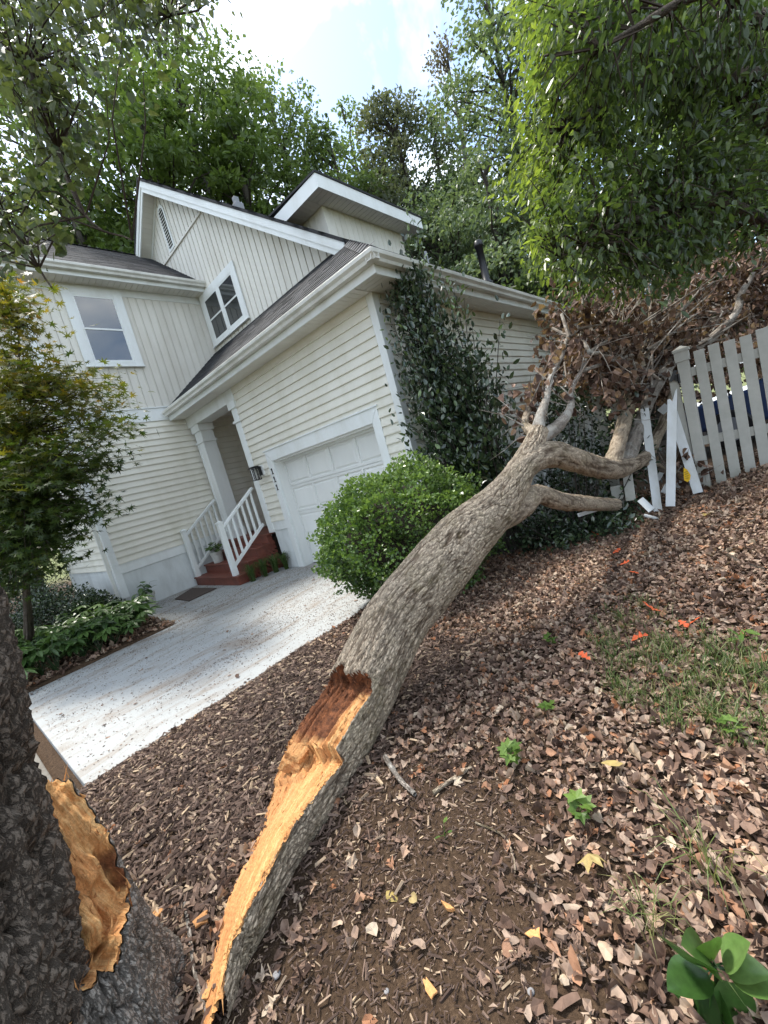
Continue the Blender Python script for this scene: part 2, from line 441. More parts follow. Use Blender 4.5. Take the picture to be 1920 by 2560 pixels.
# house number on the left casing
def digit_one(z):
    x = -3.36
    m = MB(); m.box(x - .011, x + .011, -.036, -.0285, z, z + .105); m.box(x - .028, x + .028, -.036, -.0285, z - .008, z + .006)
    m.prism([(x - .011, -.036, z + .105), (x - .030, -.036, z + .080), (x - .030, -.036, z + .068), (x - .011, -.036, z + .085)], (0, .0075, 0))
    part(m, 'house_number', M['black'])
for z in (1.90, 1.74, 1.58): digit_one(z)

# porch: pilaster, column, beam, recess
def boxpost(x0, x1, y0, y1, z0, z1):
    p = part(MB().box(x0, x1, y0, y1, z0, z1), 'porch_column', M['trim'], bevel=0.006)
    m = MB(); m.box(x0 - .03, x1 + .03, y0 - .03, y1 + .03, z1 - .42, z1 - .375); m.box(x0 - .035, x1 + .035, y0 - .035, y1 + .035, z1 - .16, z1)
    part(m, 'capital', M['trim'], p, bevel=0.005)
    for a, b in ((x0 - .004, x0 + .05), (x1 - .05, x1 + .004)):
        part(MB().box(a, b, y0 - .014, y0 + .02, z0, z1 - .42), 'column_fillet', M['trim'], p, bevel=0.003)
    m = MB(); m.box(x0 - .02, x1 + .02, y0 - .024, y1 + .02, z0, z0 + .2); part(m, 'plinth', M['trim'], p, bevel=0.005)
boxpost(-6.05, -5.72, 0.02, 0.32, 0.765, 3.50)
m = MB(); m.box(-4.14, -3.93, -.02, .12, .765, 3.52); part(m, 'pilaster', M['trim'], bevel=0.005)
m = MB(); m.box(-4.17, -3.90, -.05, .13, 3.08, 3.13); m.box(-4.18, -3.89, -.055, .14, 3.36, 3.5); part(m, 'pilaster_capital', M['trim'], bevel=0.005)
part(MB().box(-6.16, -3.90, -0.03, 0.34, 3.50, 3.76), 'porch_beam', M['trim'], bevel=0.005)
lap_wall('y', XW, 1, lambda z: [(0.16, 2.3)], 0.78, 3.74, 'pi')               # recess wall = wing wall going in
part(MB().box(-4.14, -4.02, 0.12, 2.3, 0.78, 3.74), 'recess_wall', M['siding'])
part(MB().box(-6.165, -4.145, 2.3, 2.36, 0.78, 3.74), 'recess_wall', M['siding'])
fd = part(MB().box(-5.6, -4.7, 2.25, 2.30, 0.78, 2.85), 'front_door', M['red'])
part(MB().box(-6.165, -3.95, 0.35, 2.3, 3.70, 3.745), 'porch_ceiling', M['soffit'])

# left wing: lower lap wall and upper board wall (face x = XW)
YL = -2.38
lap_wall('y', XW, 1, lambda z: [(YL + .10, 0.155)], 0.98, 3.76, 'wl')
part(MB().box(XW - .3, XW - 0.004, YL + .02, 0.9, -0.05, 0.78), 'foundation', M['parge'])
part(MB().box(XW - .02, XW + .014, YL + .1, 0.158, 0.785, 0.98), 'skirt_board', M['trim'], bevel=0.004)
part(MB().box(XW - .05, XW + .028, YL - .01, 0.20, 3.76, 4.04), 'band_board', M['trim'], bevel=0.004)
part(MB().box(XW - .05, XW + .045, YL - .02, 0.20, 4.04, 4.065), 'band_cap', M['trim'])
part(MB().box(XW - .10, XW + .03, YL - .03, YL + .10, 0.3, 3.76), 'corner_board', M['trim'], bevel=0.004)
part(MB().box(XW - .10, XW + .03, YL - .03, YL + .10, 4.065, 6.62), 'corner_board', M['trim'], bevel=0.004)
wl2 = part(MB().box(XW - .06, XW, YL, 1.4, 4.0, 6.75), 'wall', M['batten'])
def vboards_y(y0, y1, z0, z1, w=0.168):
    n = int(round((y1 - y0) / w)); e = (y1 - y0) / n
    for i in range(n):
        a, b = y0 + i * e, y0 + (i + 1) * e
        m = MB().box(XW + .001, XW + .016, a + .009, b - .009, z0, z1); m.box(XW + .016, XW + .024, b - .026, b - .008, z0, z1)
        m.build('vertical_board', M['batten'], wl2)
vboards_y(YL + .10, 1.265, 4.066, 6.62)
# wing end wall (faces -Y)
lap_wall('x', YL, -1, lambda z: [(-10.4, XW - .10)], 0.9, 3.9, 'we')
part(MB().box(-10.4, XW - .1, YL + .004, YL + .3, -0.1, 0.9), 'foundation', M['parge'])
part(MB().prism([(-10.4, YL, 3.9), (XW - .1, YL, 3.9), (XW - .1, YL, 6.7), (-8.0, YL, 8.3), (-10.4, YL, 6.7)], (0, .06, 0)), 'gable_wall', M['batten'])
part(MB().box(-10.5, -10.4, YL - .03, YL + .1, 0.3, 6.7), 'corner_board', M['trim'])
part(MB().box(-10.42, -10.36, YL, 9, 0, 6.7), 'rear_wall', M['batten'])
def sash_window(name, plane, c, a0, a1, z0, z1, trim, mull=None):
    """double-hung window with flat casing; plane 'x': glass faces +X at x=c (a along Y), 'y': faces -Y at y=c (a along X)"""
    def bx(mb, p0, p1, a, b, za, zb):
        if plane == 'x': mb.box(c + p0, c + p1, a, b, za, zb)
        else: mb.box(a, b, c - p1, c - p0, za, zb)
        return mb
    t = trim
    w = bx(MB(), 0.024, 0.03, a0 + t * .5, a1 - t * .5, z0 + t * .5, z1 - t * .5).build(name, M['trim'], H)
    for pa, pb, za, zb in ((a0, a0 + t, z0, z1), (a1 - t, a1, z0, z1), (a0 + t, a1 - t, z1 - t, z1), (a0 + t, a1 - t, z0, z0 + t * .55)):
        bx(MB(), 0.018, 0.052, pa, pb, za, zb).build('window_casing', M['trim'], w, bevel=0.003)
    bx(MB(), 0.02, 0.075, a0 - .01, a1 + .01, z0 - .02, z0 + .002).build('window_sill', M['trim'], w, bevel=0.003)
    cols = [(a0 + t, a1 - t)]
    if mull:
        mc = (a0 + a1) / 2
        bx(MB(), 0.018, 0.056, mc - .045, mc + .045, z0 + t * .55, z1 - t).build('mullion', M['trim'], w, bevel=0.003)
        cols = [(a0 + t, mc - .045), (mc + .045, a1 - t)]
    zi0, zi1 = z0 + t * .55, z1 - t; zm = (zi0 + zi1) / 2
    for a, b in cols:
        for za, zb, off in ((zi0, zm + .02, 0.030), (zm - .02, zi1, 0.036)):
            f = .038; mb = MB()
            for pa, pb, qa, qb in ((a, a + f, za, zb), (b - f, b, za, zb), (a + f, b - f, zb - f, zb), (a + f, b - f, za, za + f)): bx(mb, off, off + .012, pa, pb, qa, qb)
            mb.build('sash', M['trim'], w, bevel=0.002)
            bx(MB(), off + .002, off + .006, a + f - .002, b - f + .002, za + f - .002, zb - f + .002).build('pane', M['glass'], w)
    return w
sash_window('window', 'x', XW + .012, -1.65, -0.55, 4.97, 6.58, 0.165)
# wing eave
def gutter_run(pts, out, z, name='gutter'):
    """K-profile gutter along an axis-aligned line a->b; out = outward unit vector"""
    (ax, ay), (bx_, by) = pts
    prof = [(0, 0), (0, .105), (-.004, .115), (.008, .115), (.008, .012), (.075, .012), (.085, .045), (.118, .075), (.118, .112), (.125, .118), (.13, .112), (.127, .07), (.095, .038), (.085, 0)]
    m = MB(); m.prism([(ax + out[0] * d, ay + out[1] * d, z + h) for d, h in prof], (bx_ - ax, by - ay, 0))
    return part(m, name, M['gutter'])
def soffit_run(x0, x1, y0, y1, z, along, pitch=0.10):
    s = part(MB().box(x0, x1, y0, y1, z, z + .012), 'soffit', M['soffit'])
    a0, a1 = (x0, x1) if along == 'x' else (y0, y1); n = int(round((a1 - a0) / pitch)); e = (a1 - a0) / n
    for i in range(n):
        a, b = a0 + i * e + .004, a0 + (i + 1) * e - .004
        m = MB().box(*((a, b, y0 + .004, y1 - .004) if along == 'x' else (x0 + .004, x1 - .004, a, b)), z - .008, z - .0005)
        m.build('soffit_slat', M['soffit'], s)
WE = 6.64                                                  # wing soffit height
soffit_run(XW + .03, XW + .36, YL - .35, 1.26, WE, 'y', 0.115)
part(MB().box(XW + .362, XW + .385, YL - .36, 1.265, WE - .02, WE + .17), 'fascia', M['trim'])
gutter_run([(XW + .386, YL - .36), (XW + .386, 1.27)], (1, 0), WE + .06)
part(MB().box(XW + .002, XW + .03, YL + .1, 1.26, WE - .16, WE), 'frieze_board', M['trim'])

# gable wall (faces -Y, y = YG)
RS = 0.80                                                  # roof slope
def rz(x): return 3.99 + RS * (0.45 - x)                   # top of the main roof over the right slope
XR, ZR = -6.62, None
ZR = rz(XR)
def under(x): return (rz(x) if x > XR else rz(2 * XR - x)) - 0.20
gw = part(MB().prism([(-9.0, YG, 5.0), (-1.1, YG, 5.0), (-1.1, YG, under(-1.1)), (XR, YG, under(XR)), (-9.0, YG, under(-9.0))], (0, .06, 0)), 'gable_wall', M['batten'])
n = 43; e = 7.75 / n
for i in range(n):
    a, b = -8.9 + i * e, -8.9 + (i + 1) * e
    zb = 5.15 if a > XW - .02 else 6.6
    pts = [(a + .009, zb), (b - .009, zb), (b - .009, under(b)), (a + .009, under(a))]
    if under(b) < zb + .02 and under(a) < zb + .02: continue
    m = MB().prism([(x, YG - .016, max(z, zb + .001) if k > 1 else z) for k, (x, z) in enumerate(pts)], (0, .0155, 0))
    lo = min(under(a), under(b))
    if lo > zb + .05: m.box(b - .026, b - .008, YG - .024, YG - .016, zb, lo)
    m.build('vertical_board', M['batten'], gw)
part(MB().box(-7.4, -5.0, YG - .05, YG - .016, 7.985, 8.03), 'band_moulding', M['batten'], bevel=0.004)
sash_window('window', 'y', YG - .012, -6.09, -4.36, 5.40, 6.63, 0.17, True)
# louvred vent with a rounded top
def oval(r, z0, z1, y, n=14):
    return [(-6.62 + r, y, z0), (-6.62 + r, y, z1)] + [(-6.62 + r * math.cos(math.pi * k / n), y, z1 + r * math.sin(math.pi * k / n)) for k in range(1, n)] + [(-6.62 - r, y, z1), (-6.62 - r, y, z0)]
vt = part(MB().prism(oval(.16, 8.06, 8.95, YG - .045), (0, .03, 0)), 'gable_vent', M['trim'], bevel=0.003)
part(MB().prism(oval(.105, 8.12, 8.93, YG - .0465), (0, .001, 0)), 'vent_screen', M['black'], vt)
for k in range(13):
    z = 8.13 + k * .068
    part(MB().prism([(-6.72, YG - .048, z + .05), (-6.72, YG - .075, z), (-6.72, YG - .068, z), (-6.72, YG - .047, z + .042)], (.2, 0, 0)), 'louvre', M['soffit'], vt)

# roofs -------------------------------------------------------------------
def shingle_field(poly_fn, origin, du, dv, L_, Wd, parent, seed, name='shingles'):
    """thin overlapping tabs; du along the eave, dv up the slope, inside(u, v) trims the field"""
    rg = np.random.default_rng(seed); o = np.array(origin, float); du = np.array(du, float); dv = np.array(dv, float); nn = np.cross(du, dv)
    if nn[2] < 0: nn = -nn
    Vs, Fs, T = [], [], []; ex, tw = 0.135, 0.29
    for r in range(int(Wd / ex) + 1):
        u = -rg.random() * tw
        while u < L_:
            w = tw * rg.uniform(.6, 1.1); a, b = max(0, u), min(L_, u + w); u += w
            v0, v1 = r * ex + rg.uniform(-.006, .006), min((r + 1) * ex + .02, Wd)
            if b - a < .02 or v1 - v0 < .03 or not poly_fn((a + b) / 2, (v0 + v1) / 2): continue
            t0 = .012 + rg.uniform(-.002, .003); k = len(Vs)
            for (uu, vv, h) in ((a + .002, v0, t0), (b - .002, v0, t0), (b - .002, v1, .002), (a + .002, v1, .002), (a + .002, v0, 0), (b - .002, v0, 0)):
                Vs.append(o + du * uu + dv * vv + nn * h)
            Fs += [(k, k + 1, k + 2, k + 3), (k + 4, k + 5, k + 1, k)]; T += [rg.random()] * 6
    return mknp(name, np.array(Vs), np.array(Fs), M['shingle'], parent, attrs={'tint': T}, kind='stuff')
def plain(m, n=1): return m
CS = 1 / math.hypot(1, RS)
# pent roof over garage and porch (rises along +Y); hip on its right
EY = -0.37
def pz(y): return 3.99 + RS * (y + 0.37)
xl = XW + .005
topx = lambda y: 0.45 - (y + 0.37) * (0.82 / 0.82) - 0.0
pr_ = part(MB().prism([(xl, EY, pz(EY) - .03), (0.45, EY, pz(EY) - .03), (0.45 - (YG + .02 - EY), YG + .02, pz(YG + .02) - .03), (xl, YG + .02, pz(YG + .02) - .03)], (0, 0, .03)), 'roof', M['shingle'])
shingle_field(lambda u, v: u + xl < 0.45 - (v * CS) + .02, (xl, EY - .03, pz(EY - .03) + .002), (1, 0, 0), (0, CS, RS * CS), 0.45 - xl, (YG - EY) / CS + .02, pr_, 1)
# main roof: right slope and left slope, with thickness, rake at y = 0.95
RY = 0.95
mr = part(MB().prism([(0.45, EY, rz(.45) - .02), (0.45, 9.3, rz(.45) - .02), (XR, 9.3, ZR - .02), (XR, RY, ZR - .02), (0.45 - (RY - EY), RY, rz(0.45 - (RY - EY)) - .02)], (0, 0, .04)), 'roof', M['shingle'])
shingle_field(lambda u, v: (u + EY > (v * CS) + EY - .0) if v * CS < RY - EY else u + EY > RY, (0.48, EY, rz(.48) + .022), (0, 1, 0), (-CS, 0, RS * CS), 9.3 - EY, (0.48 - XR) / CS, mr, 2)
part(MB().prism([(XR, RY, ZR - .02), (XR, 9.3, ZR - .02), (-10.6, 9.3, rz(2 * XR + 10.6) - .02), (-10.6, RY, rz(2 * XR + 10.6) - .02)], (0, 0, .04)), 'roof', M['shingle'])
def cap_row(a, b, n, w, parent):
    a = Vector(a); b = Vector(b); m = MB()
    for i in range(n):
        p = a.lerp(b, i / n); q = a.lerp(b, (i + 1.15) / n); t = (q - p).normalized(); s = t.cross(Vector((0, 0, 1))).normalized()
        d = Vector((0, 0, -w * .62))
        up = Vector((0, 0, .012))
        m.add([p + s * w + d + up, p + up * 1.6, p - s * w + d + up, q + s * w + d, q, q - s * w + d], [(0, 1, 4, 3), (1, 2, 5, 4), (2, 1, 0)])
    mm = m.build('hip_shingles', M['shingle'], parent); 
    mm.data.attributes.new('tint', 'FLOAT', 'POINT').data.foreach_set('value', np.repeat(RNG.random(n), 6).astype(np.float32))
cap_row((0.47, EY - .02, rz(.47) + .03), (0.45 - (RY - EY), RY, rz(0.45 - (RY - EY)) + .03), 10, .12, mr)
cap_row((XR, RY - .02, ZR + .03), (XR, 9.3, ZR + .03), 40, .13, mr)
# rake boards: shingle edge, fascia, shadow board, soffit
def rake(x0, x1, sgn):
    z = lambda x: rz(x) if sgn > 0 else rz(2 * XR - x)
    def strip(dz0, dz1, y0, y1, name, mat):
        m = MB().prism([(x0, y0, z(x0) - dz0), (x1, y0, z(x1) - dz0), (x1, y0, z(x1) - dz1), (x0, y0, z(x0) - dz1)][::-1 if sgn > 0 else 1], (0, y1 - y0, 0))
        return part(m, name, M[mat])
    strip(-.035, .03, RY - .045, RY + .02, 'roof_edge', 'shingle')
    strip(.03, .19, RY - .03, RY - .002, 'rake_fascia', 'trim')
    strip(.19, .30, RY - .012, RY + .016, 'rake_fascia', 'trim')
    so = strip(.20, .212, RY + .017, YG - .03, 'rake_soffit', 'soffit')
    strip(.19, .32, YG - .036, YG - .014, 'rake_frieze', 'trim')
    n = int(abs(x1 - x0) / .09)
    for i in range(n):
        a = x0 + (x1 - x0) * i / n; b = x0 + (x1 - x0) * (i + .92) / n
        m = MB().prism([(a, RY + .02, z(a) - .2135), (b, RY + .02, z(b) - .2135), (b, RY + .02, z(b) - .22), (a, RY + .02, z(a) - .22)], (0, YG - RY - .056, 0))
        m.build('soffit_slat', M['soffit'], so)
rake(XR, -0.98, 1); rake(XR, -8.6, -1)
# garage eave: soffits, fascias, gutters, frieze
SZ = 3.74
soffit_run(-6.13, 0.02, -0.36, -0.03, SZ, 'x', 0.10)
soffit_run(0.03, 0.40, -0.36, 9.0, SZ, 'y', 0.10)
part(MB().box(-6.14, 0.445, -0.385, -0.362, SZ - .02, SZ + .2), 'fascia', M['trim'])
part(MB().box(0.402, 0.425, -0.361, 9.1, SZ - .02, SZ + .2), 'fascia', M['trim'])
gutter_run([(-6.12, -0.387), (0.555, -0.387)], (0, -1), SZ + .08)
gutter_run([(0.427, -0.50), (0.427, 9.1)], (1, 0), SZ + .081)
part(MB().box(-3.9, -.09, -0.03, -0.001, SZ - .10, SZ), 'frieze_board', M['siding'])
part(MB().box(0.0, 0.026, 0.10, 9, SZ - .10, SZ), 'frieze_board', M['siding'])
# downspouts
def spout(pts, name='downspout'):
    m = MB()
    for a, b in zip(pts[:-1], pts[1:]):
        m.bar(a, b, .075, .055, (0.001, 1, 0) if abs(Vector(b).z - Vector(a).z) > .05 and abs(Vector(b).x - Vector(a).x) < .02 else (0, 1, 0.001))
    return part(m, name, M['gutter'], bevel=0.006)
spout([(0.49, 0.30, 3.84), (0.49, 0.30, 3.62)]); spout([(0.49, 0.30, 3.64), (0.10, 0.32, 3.36)]); spout([(0.075, 0.32, 3.40), (0.075, 0.32, 0.55)])
spout([(XW - .10, YL - .075, 0.28), (XW - .10, YL - .075, 6.55)])
# wing roof
WZ = lambda x: WE + .18 + 0.79 * (XW + .40 - x)
wr = part(MB().prism([(XW + .42, YL - .4, WZ(XW + .42) - .03), (XW + .42, YG + .02, WZ(XW + .42) - .03), (-8.02, YG + .02, WZ(-8.02) - .03), (-8.02, YL - .4, WZ(-8.02) - .03)], (0, 0, .03)), 'roof', M['shingle'])
c2 = 1 / math.hypot(1, .79)
shingle_field(lambda u, v: True, (XW + .44, YL - .42, WZ(XW + .44) + .002), (0, 1, 0), (-c2, 0, .79 * c2), YG - YL + .41, (XW + .44 + 8.02) / c2, wr, 3)
part(MB().prism([(-8.02, YL - .4, WZ(-8.02) - .03), (-8.02, YG, WZ(-8.02) - .03), (-10.8, YG, 6.3), (-10.8, YL - .4, 6.3)], (0, 0, .03)), 'roof', M['shingle'])
cap_row((-8.02, YL - .42, WZ(-8.02) + .02), (-8.02, YG - .3, WZ(-8.02) + .02), 20, .12, wr)
# box dormer
DX, DY0, DY1, DZ = -2.0, 1.84, 4.28, 6.50
dm = part(MB().box(-6.0, DX, DY0, DY1, 5.0, DZ), 'dormer_wall', M['batten'])
n = 15; e = (DY1 - DY0 - .1) / n
for i in range(n):
    a = DY0 + .1 + i * e; m = MB().box(DX + .001, DX + .014, a + .006, a + e - .006, rz(DX) - .05, DZ); m.box(DX + .014, DX + .022, a + e - .024, a + e - .008, rz(DX) - .05, DZ)
    m.build('vertical_board', M['batten'], dm)
for i in range(6):
    b = DX - .1 - i * .16; a = b - .16
    m = MB().box(a + .006, b - .006, DY0 - .014, DY0 - .001, rz(DX) - .05, DZ); m.box(a + .008, a + .024, DY0 - .022, DY0 - .014, rz(DX) - .05, DZ); m.build('vertical_board', M['batten'], dm)
part(MB().box(DX - .1, DX + .02, DY0 - .02, DY0 + .1, rz(DX) - .1, DZ - .001), 'corner_board', M['batten'], dm, bevel=.004)
OX, OY0, OY1 = DX + .38, DY0 - .40, DY1 + .36
part(MB().prism([(OX, OY0, DZ + .05), (OX, OY1, DZ + .05), (-5.2, OY1, DZ + .20), (-5.2, OY0, DZ + .20)], (0, 0, .12)), 'dormer_roof', M['trim'], dm)
part(MB().prism([(OX + .04, OY0 - .04, DZ + .222), (OX + .04, OY1 + .04, DZ + .222), (-5.3, OY1 + .04, DZ + .40), (-5.3, OY0 - .04, DZ + .40)], (0, 0, .035)), 'dormer_shingles', M['shingle'], dm)
part(MB().box(OX, OX + .022, OY0 - .022, OY1, DZ - .02, DZ + .22), 'fascia', M['trim'], dm)
part(MB().box(-3.4, OX - .001, OY0 - .022, OY0, DZ - .02, DZ + .225), 'fascia', M['trim'], dm)
ds = part(MB().box(-3.4, OX - .001, OY0 + .001, OY1, DZ + .002, DZ + .014), 'soffit', M['soffit'], dm)
for i in range(26):
    a = OY0 + i * (OY1 - OY0) / 26; part(MB().box(DX + .03, OX - .004, a + .006, a + (OY1 - OY0) / 26 - .004, DZ - .008, DZ + .0015), 'soffit_slat', M['soffit'], dm)
for i in range(11):
    a = DX + .02 - i * .1; part(MB().box(a - .094, a - .002, OY0 + .004, DY0 - .03, DZ - .008, DZ + .0015), 'soffit_slat', M['soffit'], dm)
# roof vents
vp = part(MB().lathe([(0.12, -.12), (.11, .04), (.075, .07), (.068, .72), (.09, .73), (.09, .78), (.08, .80), (.08, .84), (.05, .86), (0.001, .86)], (-.14, 4.0, 4.43), 18), 'vent_pipe', M['black'], smooth=True)
part(MB().box(-4.72, -4.50, 1.9, 2.1, rz(-4.6) - .1, rz(-4.6) + .10).box(-4.66, -4.56, 1.94, 2.06, rz(-4.6) + .1, rz(-4.6) + .26), 'roof_vent', M['grey_metal'], bevel=.01)
part(MB().lathe([(0.05, -.1), (.045, .25), (0.001, .25)], (-.9, 3.2, rz(-.9)), 12), 'vent_pipe', M['grey_metal'], smooth=True)
# wall lantern on a white mounting block
part(MB().box(-3.80, -3.63, -.04, -.004, 1.93, 2.13), 'lantern_block', M['trim'], bevel=.008)
ln = part(MB().box(-3.76, -3.68, -.075, -.04, 1.94, 2.12), 'wall_lantern', M['black'], bevel=.004)
m = MB(); cx, cy = -3.72, -.17
m.prism([(cx - .09, cy - .09, 2.10), (cx + .09, cy - .09, 2.10), (cx + .09, cy + .09, 2.10), (cx - .09, cy + .09, 2.10)], (0, 0, .012)); m.box(cx - .07, cx + .07, cy - .07, cy + .07, 2.112, 2.135); m.box(cx - .065, cx + .065, cy - .065, cy + .065, 1.86, 1.875)
for sx in (-1, 0, 1):
    for sy in (-1, 0, 1):
        if sx or sy: m.box(cx + sx * .058 - .006, cx + sx * .058 + .006, cy + sy * .058 - .006, cy + sy * .058 + .006, 1.87, 2.10)
m.box(cx - .02, cx + .02, cy + .06, -.07, 2.08, 2.11)
part(m, 'lantern_cage', M['black'], ln)
part(MB().lathe([(.03, 1.875), (.035, 2.08), (.001, 2.09)], (cx, cy, 0), 12), 'lamp_glass', M['pot'], ln, smooth=True)

# ------------------------------------------------------------------ porch steps
ST = thing('porch_steps', 'dark red wooden porch steps with white railings beside the garage door', 'steps', (-5.0, -.5, 0))
X0, X1 = -6.11, -4.12
noses = [(-1.0, .19), (-.71, .38), (-.42, .57), (-.13, .765)]
for i, (y, z) in enumerate(noses):
    part(MB().box(X0, X1 - .02, y + .03, y + .05, z - .19, z - .03), 'riser', M['red'], ST)
    d = .33 if i < 3 else 2.4
    m = MB().box(X0, X1 + .03, y, y + d, z - .03, z)
    part(m, 'tread', M['red'], ST, bevel=.004)
m = MB().prism([(X1 - .02, -.97, 0), (X1 - .02, -.97, .16), (X1 - .02, -.68, .16), (X1 - .02, -.68, .35), (X1 - .02, -.39, .35), (X1 - .02, -.39, .54), (X1 - .02, -.10, .54), (X1 - .02, -.10, .73), (X1 - .02, .0, .73), (X1 - .02, .0, .45), (X1 - .02, -.7, 0)][::-1], (.012, 0, 0))
part(m, 'stringer', M['red'], ST)
part(MB().box(X0, X1 - .06, -.6, 0.2, 0, .1), 'understair_shadow_board', M['red'], ST)
for k in range(-8, 14):                                    # lattice, two layers of slats clipped to the stair triangle
    for sgn, xo in ((1, X1 - .004), (-1, X1 + .006)):
        a = None
        pts = []
        for q in np.linspace(0, 1, 60):
            y = -.95 + q * .97; z = (k * .095 + (y + .95) * 1.0) if sgn > 0 else (k * .095 + .55 - (y + .95) * 1.0)
            if 0.0 < z < (y + 1.0) * .655 - .03: pts.append((y, z))
        if len(pts) > 3:
            p = MB().bar((xo, pts[0][0], pts[0][1]), (xo, pts[-1][0], pts[-1][1]), .008, .034, (1, 0, 0)) if False else MB()
            (ya, za), (yb, zb_) = pts[0], pts[-1]; dn = Vector((0, -(zb_ - za), yb - ya)).normalized() * .018
            p.prism([(xo, ya - dn.y, za - dn.z), (xo, yb - dn.y, zb_ - dn.z), (xo, yb + dn.y, zb_ + dn.z), (xo, ya + dn.y, za + dn.z)], (.008, 0, 0))
            part(p, 'lattice_slat', M['red'], ST)
for xr, ye in ((-4.25, -.03), (-6.02, -.03)):
    rl = part(MB().box(xr - .05, xr + .05, -.98, -.88, .19, 1.25), 'newel_post', M['trim'], ST, bevel=.006)
    m = MB(); m.box(xr - .062, xr + .062, -.992, -.868, 1.25, 1.275)
    m.add([(xr - .055, -.985, 1.275), (xr + .055, -.985, 1.275), (xr + .055, -.875, 1.275), (xr - .055, -.875, 1.275), (xr, -.93, 1.315)], [(0, 1, 4), (1, 2, 4), (2, 3, 4), (3, 0, 4)])
    part(m, 'post_cap', M['trim'], rl, bevel=.003)
    part(MB().bar((xr, -.88, 1.17), (xr, ye, 1.76), .075, .05), 'handrail', M['trim'], rl, bevel=.005)
    part(MB().bar((xr, -.88, .385), (xr, ye, .98), .05, .06), 'bottom_rail', M['trim'], rl, bevel=.004)
    for k in range(6):
        y = -.78 + k * .135; z = .385 + (y + .88) * .70
        part(MB().box(xr - .019, xr + .019, y - .019, y + .019, z + .02, z + .78), 'baluster', M['trim'], rl)
# ------------------------------------------------------------------ leaves and wood tools
def _oak():
    hp = [(0, .03), (.18, .15), (.30, .06), (.48, .30), (.60, .10), (.80, .24), (1, 0)]
    v = []; f = []
    for a, b in hp: v += [(a, -b), (a, 0), (a, b)]
    for i in range(len(hp) - 1):
        k = 3 * i
        f += [(k, k + 1, k + 3), (k + 1, k + 4, k + 3), (k + 1, k + 2, k + 4), (k + 2, k + 5, k + 4)]
    return v, f
def _smooth():
    v, f, n = [], [], 9
    for i in range(n):
        a = i / (n - 1); w = .34 * math.sin(math.pi * a ** .72) ** .8 if 0 < a < 1 else .004
        v += [(a, -w), (a, -w * .5), (a, 0), (a, w * .5), (a, w)]
    for i in range(n - 1):
        for k in range(4): q = 5 * i + k; f += [(q, q + 1, q + 6), (q, q + 6, q + 5)]
    return v, f
def _palm(n=7, spread=128, notch=.34):
    v = [(0, 0)]; f = []
    ang = np.linspace(-spread, spread, n)
    for i, a in enumerate(ang):
        r = .60 + .40 * math.cos(math.radians(a) * .62); a_ = math.radians(a); v.append((r * math.cos(a_), r * math.sin(a_)))
        if i < n - 1:
            b = math.radians((a + ang[i + 1]) / 2); v.append((notch * math.cos(b), notch * math.sin(b)))
    v.append((-.03, -.03)); v.append((-.03, .03)); e = len(v)
    f = [(0, i, i + 1) for i in range(1, 2 * n - 1)] + [(0, e - 2, 1), (0, 2 * n - 1, e - 1)]
    return v, f
SHAPES = {
 'quad': ([(0, 0), (.45, -.27), (1, 0), (.45, .27)], [(0, 1, 2), (0, 2, 3)]),
 'ellip': ([(0, 0), (.28, -.22), (.68, -.20), (1, 0), (.68, .20), (.28, .22)], [(0, 1, 2), (0, 2, 3), (0, 3, 4), (0, 4, 5)]),
 'round': ([(0, 0), (-.10, -.28), (.22, -.46), (.66, -.32), (1, 0), (.66, .32), (.22, .46), (-.10, .28)], [(0, 1, 2), (0, 2, 3), (0, 3, 4), (0, 4, 5), (0, 5, 6), (0, 6, 7)]),
 'litter': ([(0, 0), (.5, 0), (1, 0), (.15, -.22), (.5, -.33), (.85, -.20), (.15, .22), (.5, .33), (.85, .20)],
            [(0, 3, 1), (3, 4, 1), (4, 5, 1), (5, 2, 1), (0, 1, 6), (6, 1, 7), (7, 1, 8), (8, 1, 2)]),
 'smooth': _smooth(), 'palmb': _palm(5, 105, .58), 'oak': _oak(), 'palm': _palm(7), 'palm5': _palm(5, 110, .30),
}
def rdir(n, rg):
    return unit(rg.normal(size=(n, 3)))
def leaf_arrays(pos, axis, nrm, size, shape, rg, width=1.0, fold=.25, curl=.25, cross=0.0, tint=None):
    pos = np.asarray(pos, float); n = len(pos)
    sv, sf = SHAPES[shape]; sv = np.array(sv); sf = np.array(sf); k = len(sv)
    axis = unit(np.asarray(axis, float)); nrm = np.asarray(nrm, float)
    nrm = unit(nrm - axis * (nrm * axis).sum(1, keepdims=True) + 1e-6); side = np.cross(nrm, axis)
    size = np.broadcast_to(size, n); a = sv[None, :, 0]; b = sv[None, :, 1] * width
    fo = fold * rg.uniform(.3, 1.6, (n, 1)); cu = curl * rg.normal(0, 1, (n, 1)) - curl * .5; cr = cross * rg.normal(0, 1, (n, 1))
    c = fo * np.abs(b) + cu * a * a + cr * (b * b * 4)
    V = pos[:, None] + size[:, None, None] * (a[..., None] * axis[:, None] + b[..., None] * side[:, None] + c[..., None] * nrm[:, None])
    F = (np.arange(n)[:, None, None] * k + sf[None]).reshape(-1, 3)
    t = rg.random(n) if tint is None else np.broadcast_to(tint, n)
    return V.reshape(-1, 3), F, np.repeat(t, k)
def join_arrays(parts):
    Vs, Fs, Ts, o = [], [], [], 0
    for V, F, T in parts: Vs.append(V); Fs.append(F + o); Ts.append(T); o += len(V)
    return np.concatenate(Vs), np.concatenate(Fs), np.concatenate(Ts)
def leaves(name, pos, axis, nrm, size, shape, mat, parent=None, seed=0, kw=None, **la):
    V, F, T = leaf_arrays(pos, axis, nrm, size, shape, np.random.default_rng(seed), **la)
    return mknp(name, V, F, mat, parent, attrs={'tint': T}, **(kw or {}))
